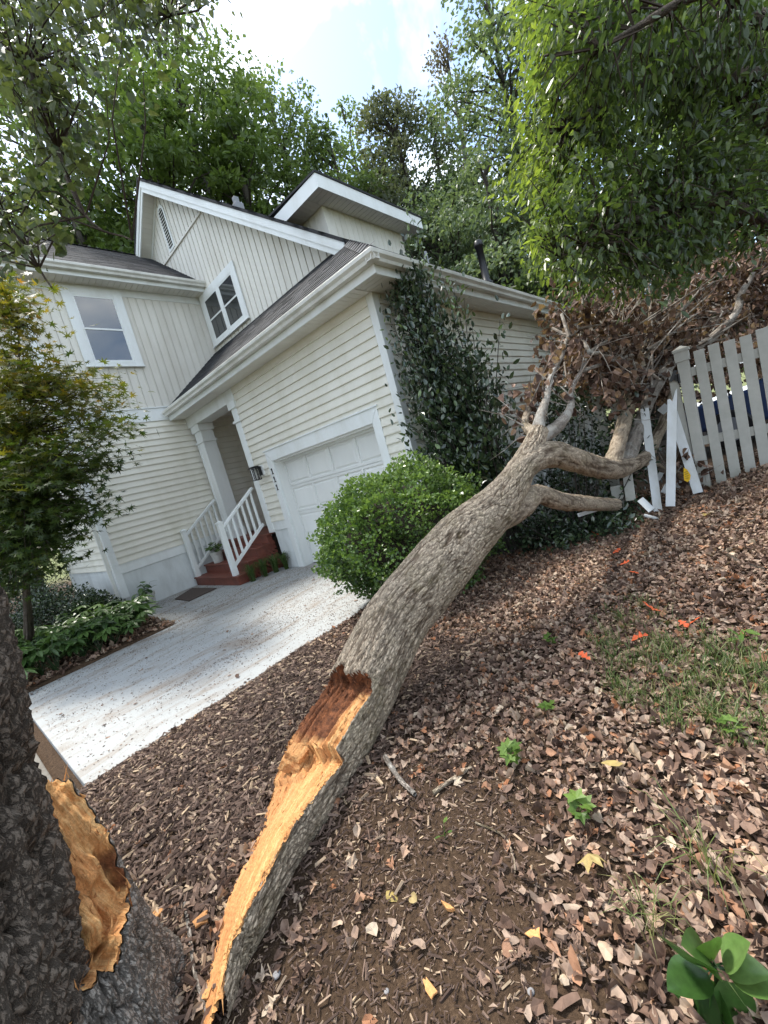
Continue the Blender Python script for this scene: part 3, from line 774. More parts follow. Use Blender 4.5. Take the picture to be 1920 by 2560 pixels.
def catmull(P, n):
    P = np.asarray(P, float); m = len(P); Q = np.vstack([2 * P[0] - P[1], P, 2 * P[-1] - P[-2]])
    t = np.linspace(0, m - 1 - 1e-6, n); i = t.astype(int); f = (t - i)[:, None]
    a, b, c, d = Q[i], Q[i + 1], Q[i + 2], Q[i + 3]
    return .5 * (2 * b + (c - a) * f + (2 * a - 5 * b + 4 * c - d) * f ** 2 + (3 * b - a - 3 * c + d) * f ** 3)
def frames(C_, ref):
    T = unit(np.gradient(C_, axis=0)); U = np.zeros_like(T); p = np.array(ref, float)
    for i in range(len(T)):
        p = p - T[i] * p.dot(T[i]); p /= np.linalg.norm(p) + 1e-9; U[i] = p
    return T, U, np.cross(T, U)
def bark_disp(P, seed, sc, depth, stretch):
    """flat plates split by narrow cracks and long furrows: returns outward offset and a plate value"""
    Q = P * np.array([1, 1, stretch]) * sc
    Q = Q + 1.5 * (np.stack([fbm(Q * .7, 2, seed + 1), fbm(Q * .7 + 9, 2, seed + 2), fbm(Q * .7 + 17, 2, seed + 3)], 1) - .5)
    f1, f2, cid = worley(Q, seed); e = f2 - f1
    f = np.abs(fbm(P * np.array([1, 1, .14]) * sc * .62, 3, seed + 20) - .5) * 4.5
    p = np.minimum(.25 + .75 * sstep(.0, .15, e) * (.70 + .30 * cid), .05 + .95 * sstep(.0, .34, f))
    fine = fbm(P * np.array([1, 1, .5]) * sc * 2.2, 3, seed + 5) - .5
    return depth * (p + .45 * fine), np.clip(.9 * p + .45 * fine + .08, 0, 1)
def bark_chunk(P, seed, sc, depth, stretch):
    """coarse old bark: broken vertical ridges with blocky, ragged tops"""
    Q = P * np.array([1, 1, stretch]) * sc
    Q = Q + 1.1 * (np.stack([fbm(Q * .8, 3, seed + 1), fbm(Q * .8 + 9, 3, seed + 2), fbm(Q * .8 + 17, 3, seed + 3)], 1) - .5)
    f = np.abs(fbm(Q * np.array([1, 1, .30]), 3, seed) - .5) * 6.0
    g = np.abs(fbm(Q * np.array([.5, .5, 1.9]) + 31, 3, seed + 8) - .5) * 7.0
    p = sstep(0, .5, f) * (.62 + .38 * sstep(.02, .35, g))
    fine = fbm(P * sc * 3.2, 4, seed + 5) - .5; mid = np.abs(fbm(P * np.array([1, 1, .6]) * sc * 1.8, 4, seed + 6) - .5) * 2
    d2, p2 = bark_disp(P, seed + 50, sc * 1.7, depth * .45, .5)
    return depth * (p + .55 * fine + .22 * sstep(0, .3, mid)) + d2, np.clip(.55 * p + .5 * fine + .45 * p2, 0, 1)
def limb(name, nodes, mat, parent, seg=20, rings=40, seed=0, sc=30, depth=.008, stretch=.4, cap=True, **kw):
    """tapering branch; nodes = (x, y, z, radius)"""
    N = catmull(np.array(nodes, float), rings); C_, R = N[:, :3], np.maximum(N[:, 3], .002)
    T, U, Wv = frames(C_, (0.31, 0.2, 0.93)); ph = np.linspace(0, 2 * np.pi, seg, endpoint=False)
    S = np.concatenate([[0], np.cumsum(np.linalg.norm(np.diff(C_, axis=0), axis=1))])
    Pn = np.stack([(R[:, None] * np.cos(ph)).ravel(), (R[:, None] * np.sin(ph)).ravel(), np.repeat(S, seg)], 1)
    if depth > 0: d, pl = bark_disp(Pn, seed, sc, depth, stretch)
    else: d, pl = np.zeros(len(Pn)), np.full(len(Pn), .6)
    k = np.clip(np.repeat(R, seg) / .08, .15, 1)
    lump = 1 + .12 * (fbm(Pn * 5, 2, seed + 40) - .5)
    r = np.repeat(R, seg) * lump + d * k
    dirs = (np.cos(ph)[None, :, None] * U[:, None] + np.sin(ph)[None, :, None] * Wv[:, None]).reshape(-1, 3)
    V = np.repeat(C_, seg, 0) + r[:, None] * dirs
    I = np.arange(rings * seg).reshape(rings, seg); J = np.roll(I, -1, 1)
    F = np.stack([I[:-1], J[:-1], J[1:], I[1:]], -1).reshape(-1, 4)
    return mknp(name, V, F, mat, parent, smooth=True, attrs={'plate': pl, 'bk': Pn}, **kw)
def barkcrack(t, sc, wt=.5):
    a = t.nodes.new('ShaderNodeAttribute'); a.attribute_name = 'bk'; mp = t.nodes.new('ShaderNodeMapping'); mp.inputs['Scale'].default_value = (1, 1, .30)
    t.links.new(a.outputs['Vector'], mp.inputs[0]); n = t.nodes.new('ShaderNodeTexNoise'); n.inputs['Scale'].default_value = sc * .9; n.inputs['Detail'].default_value = 5; n.inputs['Roughness'].default_value = .7
    t.links.new(mp.outputs[0], n.inputs['Vector'])
    ad = t.nodes.new('ShaderNodeMix'); ad.data_type = 'RGBA'; ad.blend_type = 'LINEAR_LIGHT'; ad.inputs[0].default_value = .012
    t.links.new(mp.outputs[0], ad.inputs[6]); t.links.new(n.outputs[1], ad.inputs[7])
    v = t.nodes.new('ShaderNodeTexVoronoi'); v.feature = 'DISTANCE_TO_EDGE'; v.inputs['Scale'].default_value = sc; t.links.new(ad.outputs[2], v.inputs['Vector'])
    e = ramp(t, v.outputs[0], [(0.0, 0.0), (.16, .75), (.5, 1.0)])
    return mix(t, wt, e, n.outputs[0])
def barkmat(name, lo, hi, moss=0.0, pale=None, mossc=(0.075, 0.085, 0.025), fine=90, crack=True):
    m, t, b, _ = newmat(name)
    p = attr(t, 'plate'); n1 = barkcrack(t, fine, .5) if crack else barkcrack(t, fine * 1.4, .32); n2 = noise(t, 3.2, 4, .6)
    c = mix(t, ramp(t, p, [(0.1, 0.0), (0.75, 1.0)]), lo, hi)
    c = mix(t, 1.0, c, ramp(t, n1, [(0.25, .68), (0.80, 1.22)]), 'MULTIPLY')
    c = mix(t, ramp(t, n2, [(0.38, 0.0), (0.7, .35)]), c, tuple(x * .6 for x in hi))
    if pale: c = mix(t, ramp(t, noise(t, 6, 5, .7), [(0.5, 0.0), (0.62, .85)]), c, pale)
    if moss: c = mix(t, ramp(t, noise(t, 3.0, 7, .8), [(.53 - .08 * moss, 0.0), (.74 - .06 * moss, moss)]), c, mossc)
    t.links.new(c, b.inputs['Base Color']); b.inputs['Roughness'].default_value = .92; b.inputs['Specular IOR Level'].default_value = .2
    bump(t, b, n1, 1.0, .012)
    return m
M['bark'] = barkmat('oak_bark', (0.115, 0.078, 0.052), (0.50, 0.405, 0.30), moss=.45, fine=85, mossc=(.15, .135, .04))
M['bark_dark'] = barkmat('dark_bark', (0.032, 0.023, 0.017), (0.185, 0.150, 0.120), moss=.2, fine=75, crack=False, mossc=(.05, .06, .03))
M['bark_pale'] = barkmat('pale_branch_bark', (0.17, 0.14, 0.115), (0.38, 0.33, 0.28), moss=.2, pale=(.52, .49, .44))
M['bark_far'] = barkmat('distant_bark', (0.05, 0.042, 0.036), (0.13, 0.115, 0.10))
def woodmat():
    m, t, b, _ = newmat('torn_wood')
    r = attr(t, 'rot'); f = noise(t, 26, 6, .7); g = noise(t, 120, 4, .7)
    a = t.nodes.new('ShaderNodeAttribute'); a.attribute_name = 'gr'; fb = t.nodes.new('ShaderNodeTexNoise'); fb.inputs['Scale'].default_value = 130; fb.inputs['Detail'].default_value = 6; fb.inputs['Roughness'].default_value = .65
    t.links.new(a.outputs['Vector'], fb.inputs['Vector']); fib = fb.outputs[0]
    fb2 = t.nodes.new('ShaderNodeTexNoise'); fb2.inputs['Scale'].default_value = 22; fb2.inputs['Detail'].default_value = 3; t.links.new(a.outputs['Vector'], fb2.inputs['Vector'])
    c = ramp(t, fib, [(.28, (.36, .14, .045)), (.45, (.60, .31, .115)), (.66, (.74, .48, .22))])
    c = mix(t, ramp(t, fb2.outputs[0], [(.42, 0), (.60, .7)]), c, (.52, .22, .08))
    sx = t.nodes.new('ShaderNodeSeparateXYZ'); t.links.new(a.outputs['Vector'], sx.inputs[0])
    ad = t.nodes.new('ShaderNodeMath'); ad.operation = 'MULTIPLY_ADD'; t.links.new(sx.outputs[0], ad.inputs[0]); ad.inputs[1].default_value = 3.2; ad.inputs[2].default_value = .5
    c = mix(t, ramp(t, ad.outputs[0], [(.25, .5), (.62, 0)]), c, (.55, .25, .10))
    c = mix(t, ramp(t, noise(t, 60, 3, .7, (1, 1, 1)), [(.64, 0), (.72, .6)]), c, (.22, .09, .035))
    dk = ramp(t, f, [(.3, (.04, .018, .011)), (.50, (.15, .055, .024)), (.70, (.34, .125, .05))])
    c = mix(t, ramp(t, r, [(.25, 0), (.75, 1)]), c, dk)
    c = mix(t, 1.0, c, ramp(t, g, [(.3, .7), (.65, 1.15)]), 'MULTIPLY')
    t.links.new(c, b.inputs['Base Color']); b.inputs['Roughness'].default_value = .8; b.inputs['Specular IOR Level'].default_value = .2
    bump(t, b, fib, .9, .008)
    return m
M['wood'] = woodmat()

# ------------------------------------------------------------------ fallen tree
FT = thing('fallen_tree', 'snapped tree trunk lying across the mulch with torn orange wood at its end', 'fallen tree', (1.9, -3.0, 0.1))
nodes = [  # pixel, depth, radius, cut height / radius, cut angle
    (497, 2545, 1.17, .070, -.45, 20), (510, 2480, 1.24, .095, -.42, 20), (527, 2366, 1.35, .135, -.36, 22), (588, 2216, 1.50, .165, -.26, 30), (670, 2070, 1.75, .186, -.14, 38),
    (740, 1975, 1.92, .19, -.02, 48), (800, 1889, 2.10, .192, .10, 60), (890, 1745, 2.34, .192, .40, 62), (985, 1560, 2.56, .192, .5, 72),
    (1070, 1452, 2.69, .192, .5, 72), (1117, 1396, 2.77, .192, .5, 72), (1162, 1340, 2.84, .182, .5, 72), (1228, 1278, 2.94, .150, .5, 72), (1264, 1234, 3.01, .122, .5, 72), (1298, 1183, 3.10, .098, .5, 72), (1330, 1122, 3.22, .074, .5, 72), (1349, 1078, 3.30, .064, .5, 72)]
NN = np.array([[*at(u, v, d), r, h, a] for u, v, d, r, h, a in nodes])
RINGS, SEG = 640, 200
N = catmull(NN, RINGS); C_, R, Hc, Al = N[:, :3], N[:, 3], N[:, 4], np.radians(N[:, 5])
C_ = C_ + .012 * (np.stack([fbm(np.stack([np.arange(RINGS) / 60., np.full(RINGS, k), np.zeros(RINGS)], 1), 2, 50 + k) for k in range(3)], 1) - .5)
T, U, Wv = frames(C_, -RIGHT)
S = np.concatenate([[0], np.cumsum(np.linalg.norm(np.diff(C_, axis=0), axis=1))])
# angle 0 = left of the picture, 90 = towards the viewer
Wv = np.where(((CAM - C_) * Wv).sum(1, keepdims=True) < 0, -Wv, Wv)
ph = np.linspace(0, 2 * np.pi, SEG, endpoint=False)
def node_s(i): return S[np.argmin(np.linalg.norm(C_ - NN[i, :3], axis=1))]
s_led, s_brk = node_s(6) - .02, node_s(7) + .06
Rg = np.repeat(R, SEG); Sg = np.repeat(S, SEG); Pg = np.tile(ph, RINGS)
Pn = np.stack([Rg * np.cos(Pg), Rg * np.sin(Pg), Sg], 1)
d, pl = bark_disp(Pn, 4, 42, .011, .27)
r = Rg * (1 + .10 * (fbm(Pn * 3.3, 3, 77) - .5)) + d
u_, w_ = r * np.cos(Pg), r * np.sin(Pg)
jag = .11 * (fbm(np.stack([Pg * 3.0, Sg * 0, Sg * 0], 1), 3, 31) - .5) + .03 * (vnoise(np.stack([Pg * 22, Sg * 0, Sg * 0 + 4], 1), 8) - .5)
h = np.repeat(Hc, SEG)
h = np.where(Sg > s_led + jag * .5, np.maximum(h, .44 + .06 * np.sin((Sg - s_led) * 9)), h)
h = np.where((Sg > s_led - .13) & (Sg < s_led - .05) & (np.cos(Pg - .2) > .75), h + .12, h)
h = np.where(Sg > s_brk + jag, .52 + .9 * sstep(0, .08, Sg - s_brk - jag), h); h = np.where(Sg > s_brk + jag + .08, 3.0, h)
al = np.repeat(Al, SEG); nu, nw = np.cos(al), np.sin(al)
q = u_ * nu + w_ * nw
lat = -u_ * nw + w_ * nu
cutlev = h * Rg
clamped = q > cutlev
grain = .002 * np.sin(Sg * 260 + 5 * fbm(np.stack([lat * 30, Sg * 9, Sg * 0], 1), 2, 14)) * fbm(np.stack([lat * 14, Sg * 8, Sg * 0], 1), 2, 15) \
    + .036 * (fbm(np.stack([lat * 70, Sg * 1.0, Sg * 0], 1), 4, 16) - .5) + .012 * (fbm(np.stack([lat * 10, Sg * 3, Sg * 0 + 3], 1), 3, 18) - .5) \
    - .006 * sstep(.72, .78, vnoise(np.stack([lat * 90, Sg * 22, Sg * 0], 1), 19))
rough = np.where((Sg > s_led - .02) & (Sg < s_brk + .1), 1.7, 1.0)
newq = cutlev + np.clip(grain * rough, -.03, .03) * np.clip((q - cutlev) / .01, 0, 1)
dq = np.where(clamped, newq - q, 0)
u_, w_ = u_ + dq * nu, w_ + dq * nw
V = np.repeat(C_, SEG, 0) + u_[:, None] * np.repeat(U, SEG, 0) + w_[:, None] * np.repeat(Wv, SEG, 0)
I = np.arange(RINGS * SEG).reshape(RINGS, SEG); J = np.roll(I, -1, 1)
F = np.stack([I[:-1], J[:-1], J[1:], I[1:]], -1).reshape(-1, 4)
fc = clamped[F].sum(1) >= 3
rot = sstep(s_led - .06, s_led + .10, Sg + .12 * (fbm(np.stack([lat * 18, Sg * 8, Sg * 0], 1), 3, 21) - .5)) * sstep(.15, .05, lat + .05 * (fbm(np.stack([lat * 9, Sg * 12, Sg * 0 + 7], 1), 3, 23) - .5))
rot = np.maximum(rot, .9 * sstep(s_brk - .10, s_brk - .02, Sg))
def sub(name, mask, mat, parent, **at_):
    f = F[mask]; ids = np.unique(f); mp = np.zeros(len(V), int); mp[ids] = np.arange(len(ids))
    return mknp(name, V[ids], mp[f], mat, parent, smooth=True, attrs={k: v[ids] for k, v in at_.items()})
trunk = sub('trunk', ~fc, M['bark'], FT, plate=pl, bk=Pn)
tw = sub('torn_wood', fc, M['wood'], trunk, rot=rot, gr=np.stack([lat, Sg * .07, q * 0], 1))
# splinters along the break and at the tip
rg = np.random.default_rng(5)
def splinters(name, base, dirs, n, ln, wd, parent, mat='wood', rotv=0.0):
    Vs, Fs, Rt = [], [], []
    for i in range(n):
        p = base(i); t = unit(dirs(i)); s = unit(np.cross(t, rg.normal(size=3))); v = np.cross(t, s); l = ln * rg.uniform(.4, 1.4); w = wd * rg.uniform(.5, 1.5); k = len(Vs)
        Vs += [p - s * w, p + s * w, p + v * w * .7, p + t * l + s * w * .25]
        Fs += [(k, k + 1, k + 3), (k + 1, k + 2, k + 3), (k + 2, k, k + 3)]; Rt += [rotv if not callable(rotv) else rotv(i)] * 4
    return mknp(name, np.array(Vs), np.array(Fs), M[mat], parent, attrs={'rot': Rt}, kind='stuff')
rim = np.where(clamped & (np.abs(Sg - s_led) < .05))[0]; rim2 = np.where(clamped & (np.abs(Sg - s_brk) < .10) & (np.cos(Pg - .7) > .2))[0]
tipi = np.where(clamped & (Sg < .16))[0]
pick = lambda a: a[rg.integers(len(a))]
splinters('splinters', lambda i: V[pick(rim)], lambda i: -T[120] + .35 * rg.normal(size=3), 40, .035, .0035, trunk, rotv=.6)
splinters('splinters', lambda i: V[pick(rim2)], lambda i: -T[150] + .5 * rg.normal(size=3), 70, .05, .005, trunk, rotv=.85)
cur = [0]
facei = np.where((Sg > .35) & clamped & (Sg < s_led) & (np.abs(q - cutlev) > .004))[0]
splinters('splinters', lambda i: V[cur.__setitem__(0, pick(facei)) or cur[0]], lambda i: (T[cur[0] // SEG] if rg.random() < .5 else -T[cur[0] // SEG]) + .04 * rg.normal(size=3), 45, .06, .0028, trunk, rotv=lambda i: .35 if rg.random() < .3 else 0.0)
splinters('splinters', lambda i: V[pick(tipi)], lambda i: -T[10] + .25 * rg.normal(size=3), 10, .06, .004, trunk, rotv=0.0)
# broken block standing out of the torn face
bi = np.argmin(np.abs(S - (s_led - .06))); bc = C_[bi] + U[bi] * (R[bi] * .52) + Wv[bi] * (R[bi] * .10)
def rough_block(name, c, ax, ay, az, dims, rotv, parent, seed, amp=.010):
    n = 9; Vs, Fs = [], []; g = np.linspace(-1, 1, n)
    for d in range(3):
        for sg in (-1, 1):
            A, B = np.meshgrid(g, g, indexing='ij'); L_ = np.zeros((n * n, 3)); L_[:, d] = sg; L_[:, (d + 1) % 3] = A.ravel(); L_[:, (d + 2) % 3] = B.ravel() * sg
            o = sum(map(len, Vs)); I = o + np.arange(n * n).reshape(n, n); Vs.append(L_); Fs.append(np.stack([I[:-1, :-1], I[1:, :-1], I[1:, 1:], I[:-1, 1:]], -1).reshape(-1, 4))
    Lc = np.concatenate(Vs); W_ = Lc * np.array(dims) * (1 - .18 * (Lc[:, 2:] > 0) * np.array([1, 1, 0])); W_ = W_ + amp * 2 * (np.stack([fbm(Lc * 1.9 + 5 * k + seed, 3, seed + k) for k in range(3)], 1) - .5) + .006 * (fbm(Lc * np.array([1.0, 9, 9]), 2, seed + 9) - .5)[:, None]
    W_[:, 0] += .35 * W_[:, 2]
    P = c + W_ @ np.stack([ax, ay, az]); return mknp(name, P, np.concatenate(Fs), M['wood'], parent, smooth=False, attrs={'rot': np.full(len(P), rotv), 'gr': W_ * np.array([.08, 1, 1])})
rough_block('broken_block', bc, T[bi], U[bi], Wv[bi], (.045, .055, .04), .34, trunk, 71)
# limbs (pixel, depth, radius)
def pl_(nodes): return [(*at(u, v, d), r) for u, v, d, r in nodes]
LIMBS = [
 ('bark', 'limb', [(1272, 1222, 3.03, .085), (1304, 1172, 3.12, .094), (1340, 1144, 3.22, .096), (1386, 1136, 3.40, .096), (1435, 1149, 3.62, .096), (1477, 1163, 3.85, .092), (1531, 1174, 4.2, .098), (1575, 1163, 4.5, .075), (1617, 1140, 4.72, .062), (1640, 1095, 4.85, .055), (1659, 1055, 4.95, .05), (1690, 960, 5.3, .035)], 48, 140, 24, .013),
 ('bark', 'limb', [(1238, 1292, 2.97, .11), (1293, 1268, 3.12, .10), (1340, 1236, 3.3, .075), (1401, 1253, 3.6, .072), (1458, 1258, 3.95, .068), (1540, 1262, 4.4, .06)], 40, 90, 28, .011),
 ('bark_pale', 'branch', [(1343, 1095, 3.27, .060), (1350, 1045, 3.38, .040), (1367, 992, 3.5, .026), (1377, 940, 3.62, .023), (1404, 892, 3.78, .019), (1420, 842, 3.95, .014), (1456, 790, 4.15, .007)], 20, 50, 30, .006),
 ('bark_pale', 'branch', [(1343, 1100, 3.26, .060), (1394, 1066, 3.42, .048), (1426, 1020, 3.55, .030), (1428, 975, 3.65, .020), (1455, 925, 3.8, .017), (1473, 883, 3.95, .016), (1526, 849, 4.2, .011), (1600, 830, 4.6, .006)], 20, 50, 30, .006),
 ('bark', 'branch', [(1355, 1085, 3.3, .06), (1325, 1075, 3.42, .045), (1312, 1055, 3.5, .03), (1325, 1010, 3.65, .025), (1345, 960, 3.8, .012)], 14, 30, 34, .006),
 ('bark', 'limb', [(1524, 1175, 4.2, .075), (1545, 1110, 4.45, .070), (1566, 1035, 4.8, .070), (1584, 962, 4.9, .060), (1608, 890, 5.0, .052), (1625, 840, 5.1, .046), (1632, 752, 5.3, .032)], 28, 70, 24, .010),
 ('bark_pale', 'limb', [(1560, 1172, 4.45, .06), (1577, 1130, 4.6, .070), (1603, 1050, 4.85, .068), (1636, 975, 5.05, .062), (1692, 894, 5.3, .055), (1767, 855, 5.45, .05), (1838, 786, 5.6, .042), (1852, 735, 5.7, .036), (1879, 690, 5.8, .03), (1905, 620, 5.95, .016)], 28, 80, 24, .010),
 ('bark_pale', 'branch', [(1566, 1035, 4.8, .05), (1599, 932, 4.95, .035), (1647, 849, 5.1, .03), (1730, 748, 5.3, .022), (1790, 700, 5.5, .012)], 16, 40, 30, .005),
 ('bark_pale', 'branch', [(1610, 985, 5.1, .04), (1650, 925, 5.3, .035), (1690, 880, 5.5, .025), (1700, 850, 5.6, .012)], 12, 24, 30, .004),
 ('bark_pale', 'branch', [(1450, 930, 3.8, .02), (1520, 905, 4.2, .018), (1600, 880, 4.8, .016), (1700, 830, 5.5, .010)], 10, 24, 30, .002),
 ('bark_pale', 'branch', [(1627, 840, 5.8, .03), (1600, 780, 6.2, .025), (1540, 760, 6.6, .02), (1500, 745, 7.0, .01)], 10, 24, 30, .002),
 ('bark', 'branch', [(1590, 1160, 4.6, .03), (1640, 1160, 4.70, .028), (1672, 1172, 4.62, .02), (1720, 1190, 4.55, .010), (1760, 1222, 4.5, .006)], 10, 24, 30, .002),
]
for i, (mt, nm, nd, sg, rn, sc, dp) in enumerate(LIMBS): limb(nm, pl_(nd), M[mt], FT, sg, rn, 60 + i, sc, dp)
# pale twigs through the dead crown and its brown leaves
def poly_sample(poly, n, rg):
    p = np.array(poly, float); lo, hi = p.min(0), p.max(0); out = []
    while len(out) < n:
        q = lo + rg.random((4 * n, 2)) * (hi - lo); ins = np.zeros(len(q), bool); j = len(p) - 1
        for i in range(len(p)):
            c = ((p[i, 1] > q[:, 1]) != (p[j, 1] > q[:, 1])) & (q[:, 0] < (p[j, 0] - p[i, 0]) * (q[:, 1] - p[i, 1]) / (p[j, 1] - p[i, 1] + 1e-9) + p[i, 0]); ins ^= c; j = i
        out += list(q[ins])
    return np.array(out[:n])
def atv(uv, d): return CAM + d[:, None] * ((uv[:, :1] - 960) / FPX * RIGHT + (uv[:, 1:] - 1280) / FPX * DOWN + FWD)
rg = np.random.default_rng(21)
crown = [(1395, 790), (1430, 765), (1560, 745), (1640, 700), (1760, 640), (1850, 590), (1980, 540), (2010, 900), (1900, 970), (1700, 960), (1640, 1040), (1540, 1060), (1480, 1010), (1400, 1000), (1370, 880)]
hubs = np.array([at(*q) for q in ((1566, 1035, 4.8), (1584, 962, 5.1), (1610, 890, 5.5), (1627, 840, 5.8), (1636, 975, 5.2), (1692, 894, 5.7), (1767, 855, 6.1), (1838, 786, 6.5), (1475, 883, 3.95), (1423, 842, 3.95), (1402, 890, 3.78), (1452, 925, 3.8), (1647, 849, 5.6), (1730, 748, 6.2))])
NB = 205; tips = np.concatenate([atv(poly_sample(crown, 120, rg), np.where(rg.random(120) < .10, 4.8, 5.8) + 2.8 * rg.random(120)), atv(poly_sample([(1385, 795), (1480, 775), (1640, 765), (1700, 900), (1600, 980), (1500, 985), (1390, 985)], 85, rg), np.where(rg.random(85) < .15, 4.3, 5.3) + 1.0 * rg.random(85))]); tips[:, 2] = np.maximum(tips[:, 2], .4)
big, small = MB(), MB(); LP, LA = [], []
for i in range(NB):
    p = tips[i]; hb = hubs[np.argmin(np.linalg.norm(hubs - p, axis=1) + rg.random(len(hubs)) * 1.0)]; ln = np.linalg.norm(p - hb)
    pts = [hb, hb + (p - hb) * .35 + rg.normal(0, .10, 3) + np.array([0, 0, .10]), hb + (p - hb) * .7 + rg.normal(0, .10, 3) + np.array([0, 0, .08]), p]
    r0 = .012 + .010 * rg.random(); big.tube(pts, [r0, r0 * .75, r0 * .5, .004], 6, False)
    for k in range(7):
        f = rg.uniform(.25, 1.0); q = pts[1] * (1 - f) + p * f if f > .35 else pts[1]; dv = unit(rg.normal(0, 1, 3) + unit(p - hb) * .8 + np.array([0, 0, .25])); l = rg.uniform(.2, .55); e = q + dv * l
        small.tube([q, (q + e) / 2 + rg.normal(0, .04, 3), e], [.006, .004, .0015], 4, False)
        nl = rg.integers(7, 14); f2 = rg.random(nl) ** .7; LP.append(q + (e - q) * f2[:, None] + rg.normal(0, .045, (nl, 3)) - np.array([0, 0, .03])); LA.append(unit(dv * .3 + rg.normal(0, .5, (nl, 3)) + np.array([0, 0, -.9])))
for k in range(34):                                    # bare pale branches fanning over the fence in front of the leaves
    b = at(1400 + 260 * rg.random(), 860 + 120 * rg.random(), 4.3 + .6 * rg.random()); e = at(1430 + 480 * rg.random() ** .8, 640 + 170 * rg.random(), 4.9 + .7 * rg.random()); m1 = b * .6 + e * .4 + rg.normal(0, .07, 3); m2 = b * .25 + e * .75 + rg.normal(0, .07, 3); r0 = rg.uniform(.008, .016)
    big.tube([b, m1, m2, e], [r0, r0 * .8, r0 * .5, .002], 6, False)
    for _ in range(4):
        f = rg.uniform(.3, .95); q = m1 * (1 - f) + e * f; small.tube([q, q + rg.normal(0, .14, 3) + (e - b) * .10], [.004, .0015], 4, False)
for nd in LIMBS[2:]:
    Nn = catmull(np.array(pl_(nd[2]), float), 14)
    for k in range(4, 14):
        for _ in range(2):
            q = Nn[k, :3]; dv = unit(rg.normal(0, 1, 3) + np.array([0, .3, .5])); l = rg.uniform(.12, .45); e = q + dv * l
            small.tube([q, (q + e) / 2 + rg.normal(0, .03, 3), e], [.005 + Nn[k, 3] * .1, .0035, .0012], 4, False)
            if k > 6: nl = 8; LP.append(q + (e - q) * rg.random((nl, 1)) + rg.normal(0, .04, (nl, 3))); LA.append(unit(rg.normal(0, .5, (nl, 3)) + np.array([0, 0, -.9])))
big.build('branches', M['bark_pale'], FT, kind='stuff'); small.build('twigs', M['bark_pale'], FT, kind='stuff')
M['dead'] = leafmat('dead_leaves', [(0, (.060, .036, .028)), (.35, (.125, .074, .056)), (.65, (.205, .125, .094)), (1, (.40, .275, .205))], .65, .3, .9, .3)
LP = np.concatenate(LP); LA = np.concatenate(LA)
leaves('dead_leaves', LP, LA, rdir(len(LP), rg), rg.uniform(.045, .09, len(LP)), 'litter', M['dead'], FT, 22, width=1.1, fold=.7, curl=.4, cross=.9, kw=dict(kind='stuff'))

# ------------------------------------------------------------------ standing trunk and split stump
TR = thing('standing_tree', 'dark rough barked tree trunk at the left edge with a split orange stump', 'tree', (1.80, -5.0, 0.0))
def upright(name, cx, cy, prof, seg, rings, zmax, sc, depth, stretch, mat, parent, seed, half=None):
    zz = np.linspace(-.12, 1, rings) ** 1.0; zz = -.12 + (zmax + .12) * np.linspace(0, 1, rings) ** 2.2
    R = np.interp(zz, [p[0] for p in prof], [p[1] for p in prof]); ph = np.linspace(0, 2 * np.pi, seg, endpoint=False)
    Rg, Zg, Pg = np.repeat(R, seg), np.repeat(zz, seg), np.tile(ph, rings)
    Pn = np.stack([Rg * np.cos(Pg), Rg * np.sin(Pg), Zg], 1); d, pl = bark_chunk(Pn, seed, sc, depth, stretch)
    rt = 1 + .16 * np.clip(.55 - Zg, 0, 1) * np.cos(5 * Pg + 1.0) + .10 * (fbm(Pn * 3, 3, seed + 3) - .5)
    r = Rg * rt + d
    V = np.stack([cx + r * np.cos(Pg), cy + .125 * Zg + r * np.sin(Pg), Zg], 1)
    I = np.arange(rings * seg).reshape(rings, seg); J = np.roll(I, -1, 1); F = np.stack([I[:-1], J[:-1], J[1:], I[1:]], -1).reshape(-1, 4)
    return mknp(name, V, F, mat, parent, smooth=True, attrs={'plate': pl, 'bk': Pn})
upright('trunk', 1.90, -5.075, [(-.2, .40), (0, .37), (.3, .350), (.8, .343), (1.6, .340), (7, .26)], 310, 390, 7.0, 20, .036, .40, M['bark_dark'], TR, 3)
# stump of the fallen stem: bark shell with a slanting torn face
cx, cy = 1.85, -4.72
P1, P2, P3 = np.array([1.79, -4.575, .80]), np.array([1.94, -4.50, .46]), np.array([2.02, -4.70, .47])
nrm = np.cross(P2 - P1, P3 - P1); nrm = nrm / np.linalg.norm(nrm); nrm = nrm if nrm[2] > 0 else -nrm
zpl = lambda x, y: P1[2] - ((x - P1[0]) * nrm[0] + (y - P1[1]) * nrm[1]) / nrm[2]
def rB(z, p): return np.interp(z, [-.2, 0, .15, .35, .6, 1.2], [.37, .30, .265, .235, .22, .21]) * (1 + .13 * np.clip(.5 - z, 0, 1) * np.cos(4 * p - 1.2) * 2)
SB, RB = 260, 150
ph = np.linspace(0, 2 * np.pi, SB, endpoint=False); zc = np.full(SB, .5)
for _ in range(30):
    rr = rB(zc, ph); zn = np.clip(zpl(cx + rr * np.cos(ph), cy + rr * np.sin(ph)), .45, .84); zc = .6 * zc + .4 * zn
zc = zc + .05 * (fbm(np.stack([ph * 4, ph * 0, ph * 0], 1), 3, 41) - .5) + .07 * (fbm(np.stack([ph * 9, ph * 0, ph * 0 + 2], 1), 4, 42) - .5)
tt = np.linspace(0, 1, RB)[:, None]; Z = -.12 + (zc[None] + .12) * tt; PH = np.broadcast_to(ph, Z.shape)
Rr = rB(Z, PH); Pn = np.stack([(Rr * np.cos(PH)).ravel(), (Rr * np.sin(PH)).ravel(), Z.ravel()], 1)
d, pl = bark_chunk(Pn, 15, 34, .016, .16); r = Rr.ravel() + d
V = np.stack([cx + r * np.cos(PH.ravel()), cy + r * np.sin(PH.ravel()), Z.ravel()], 1)
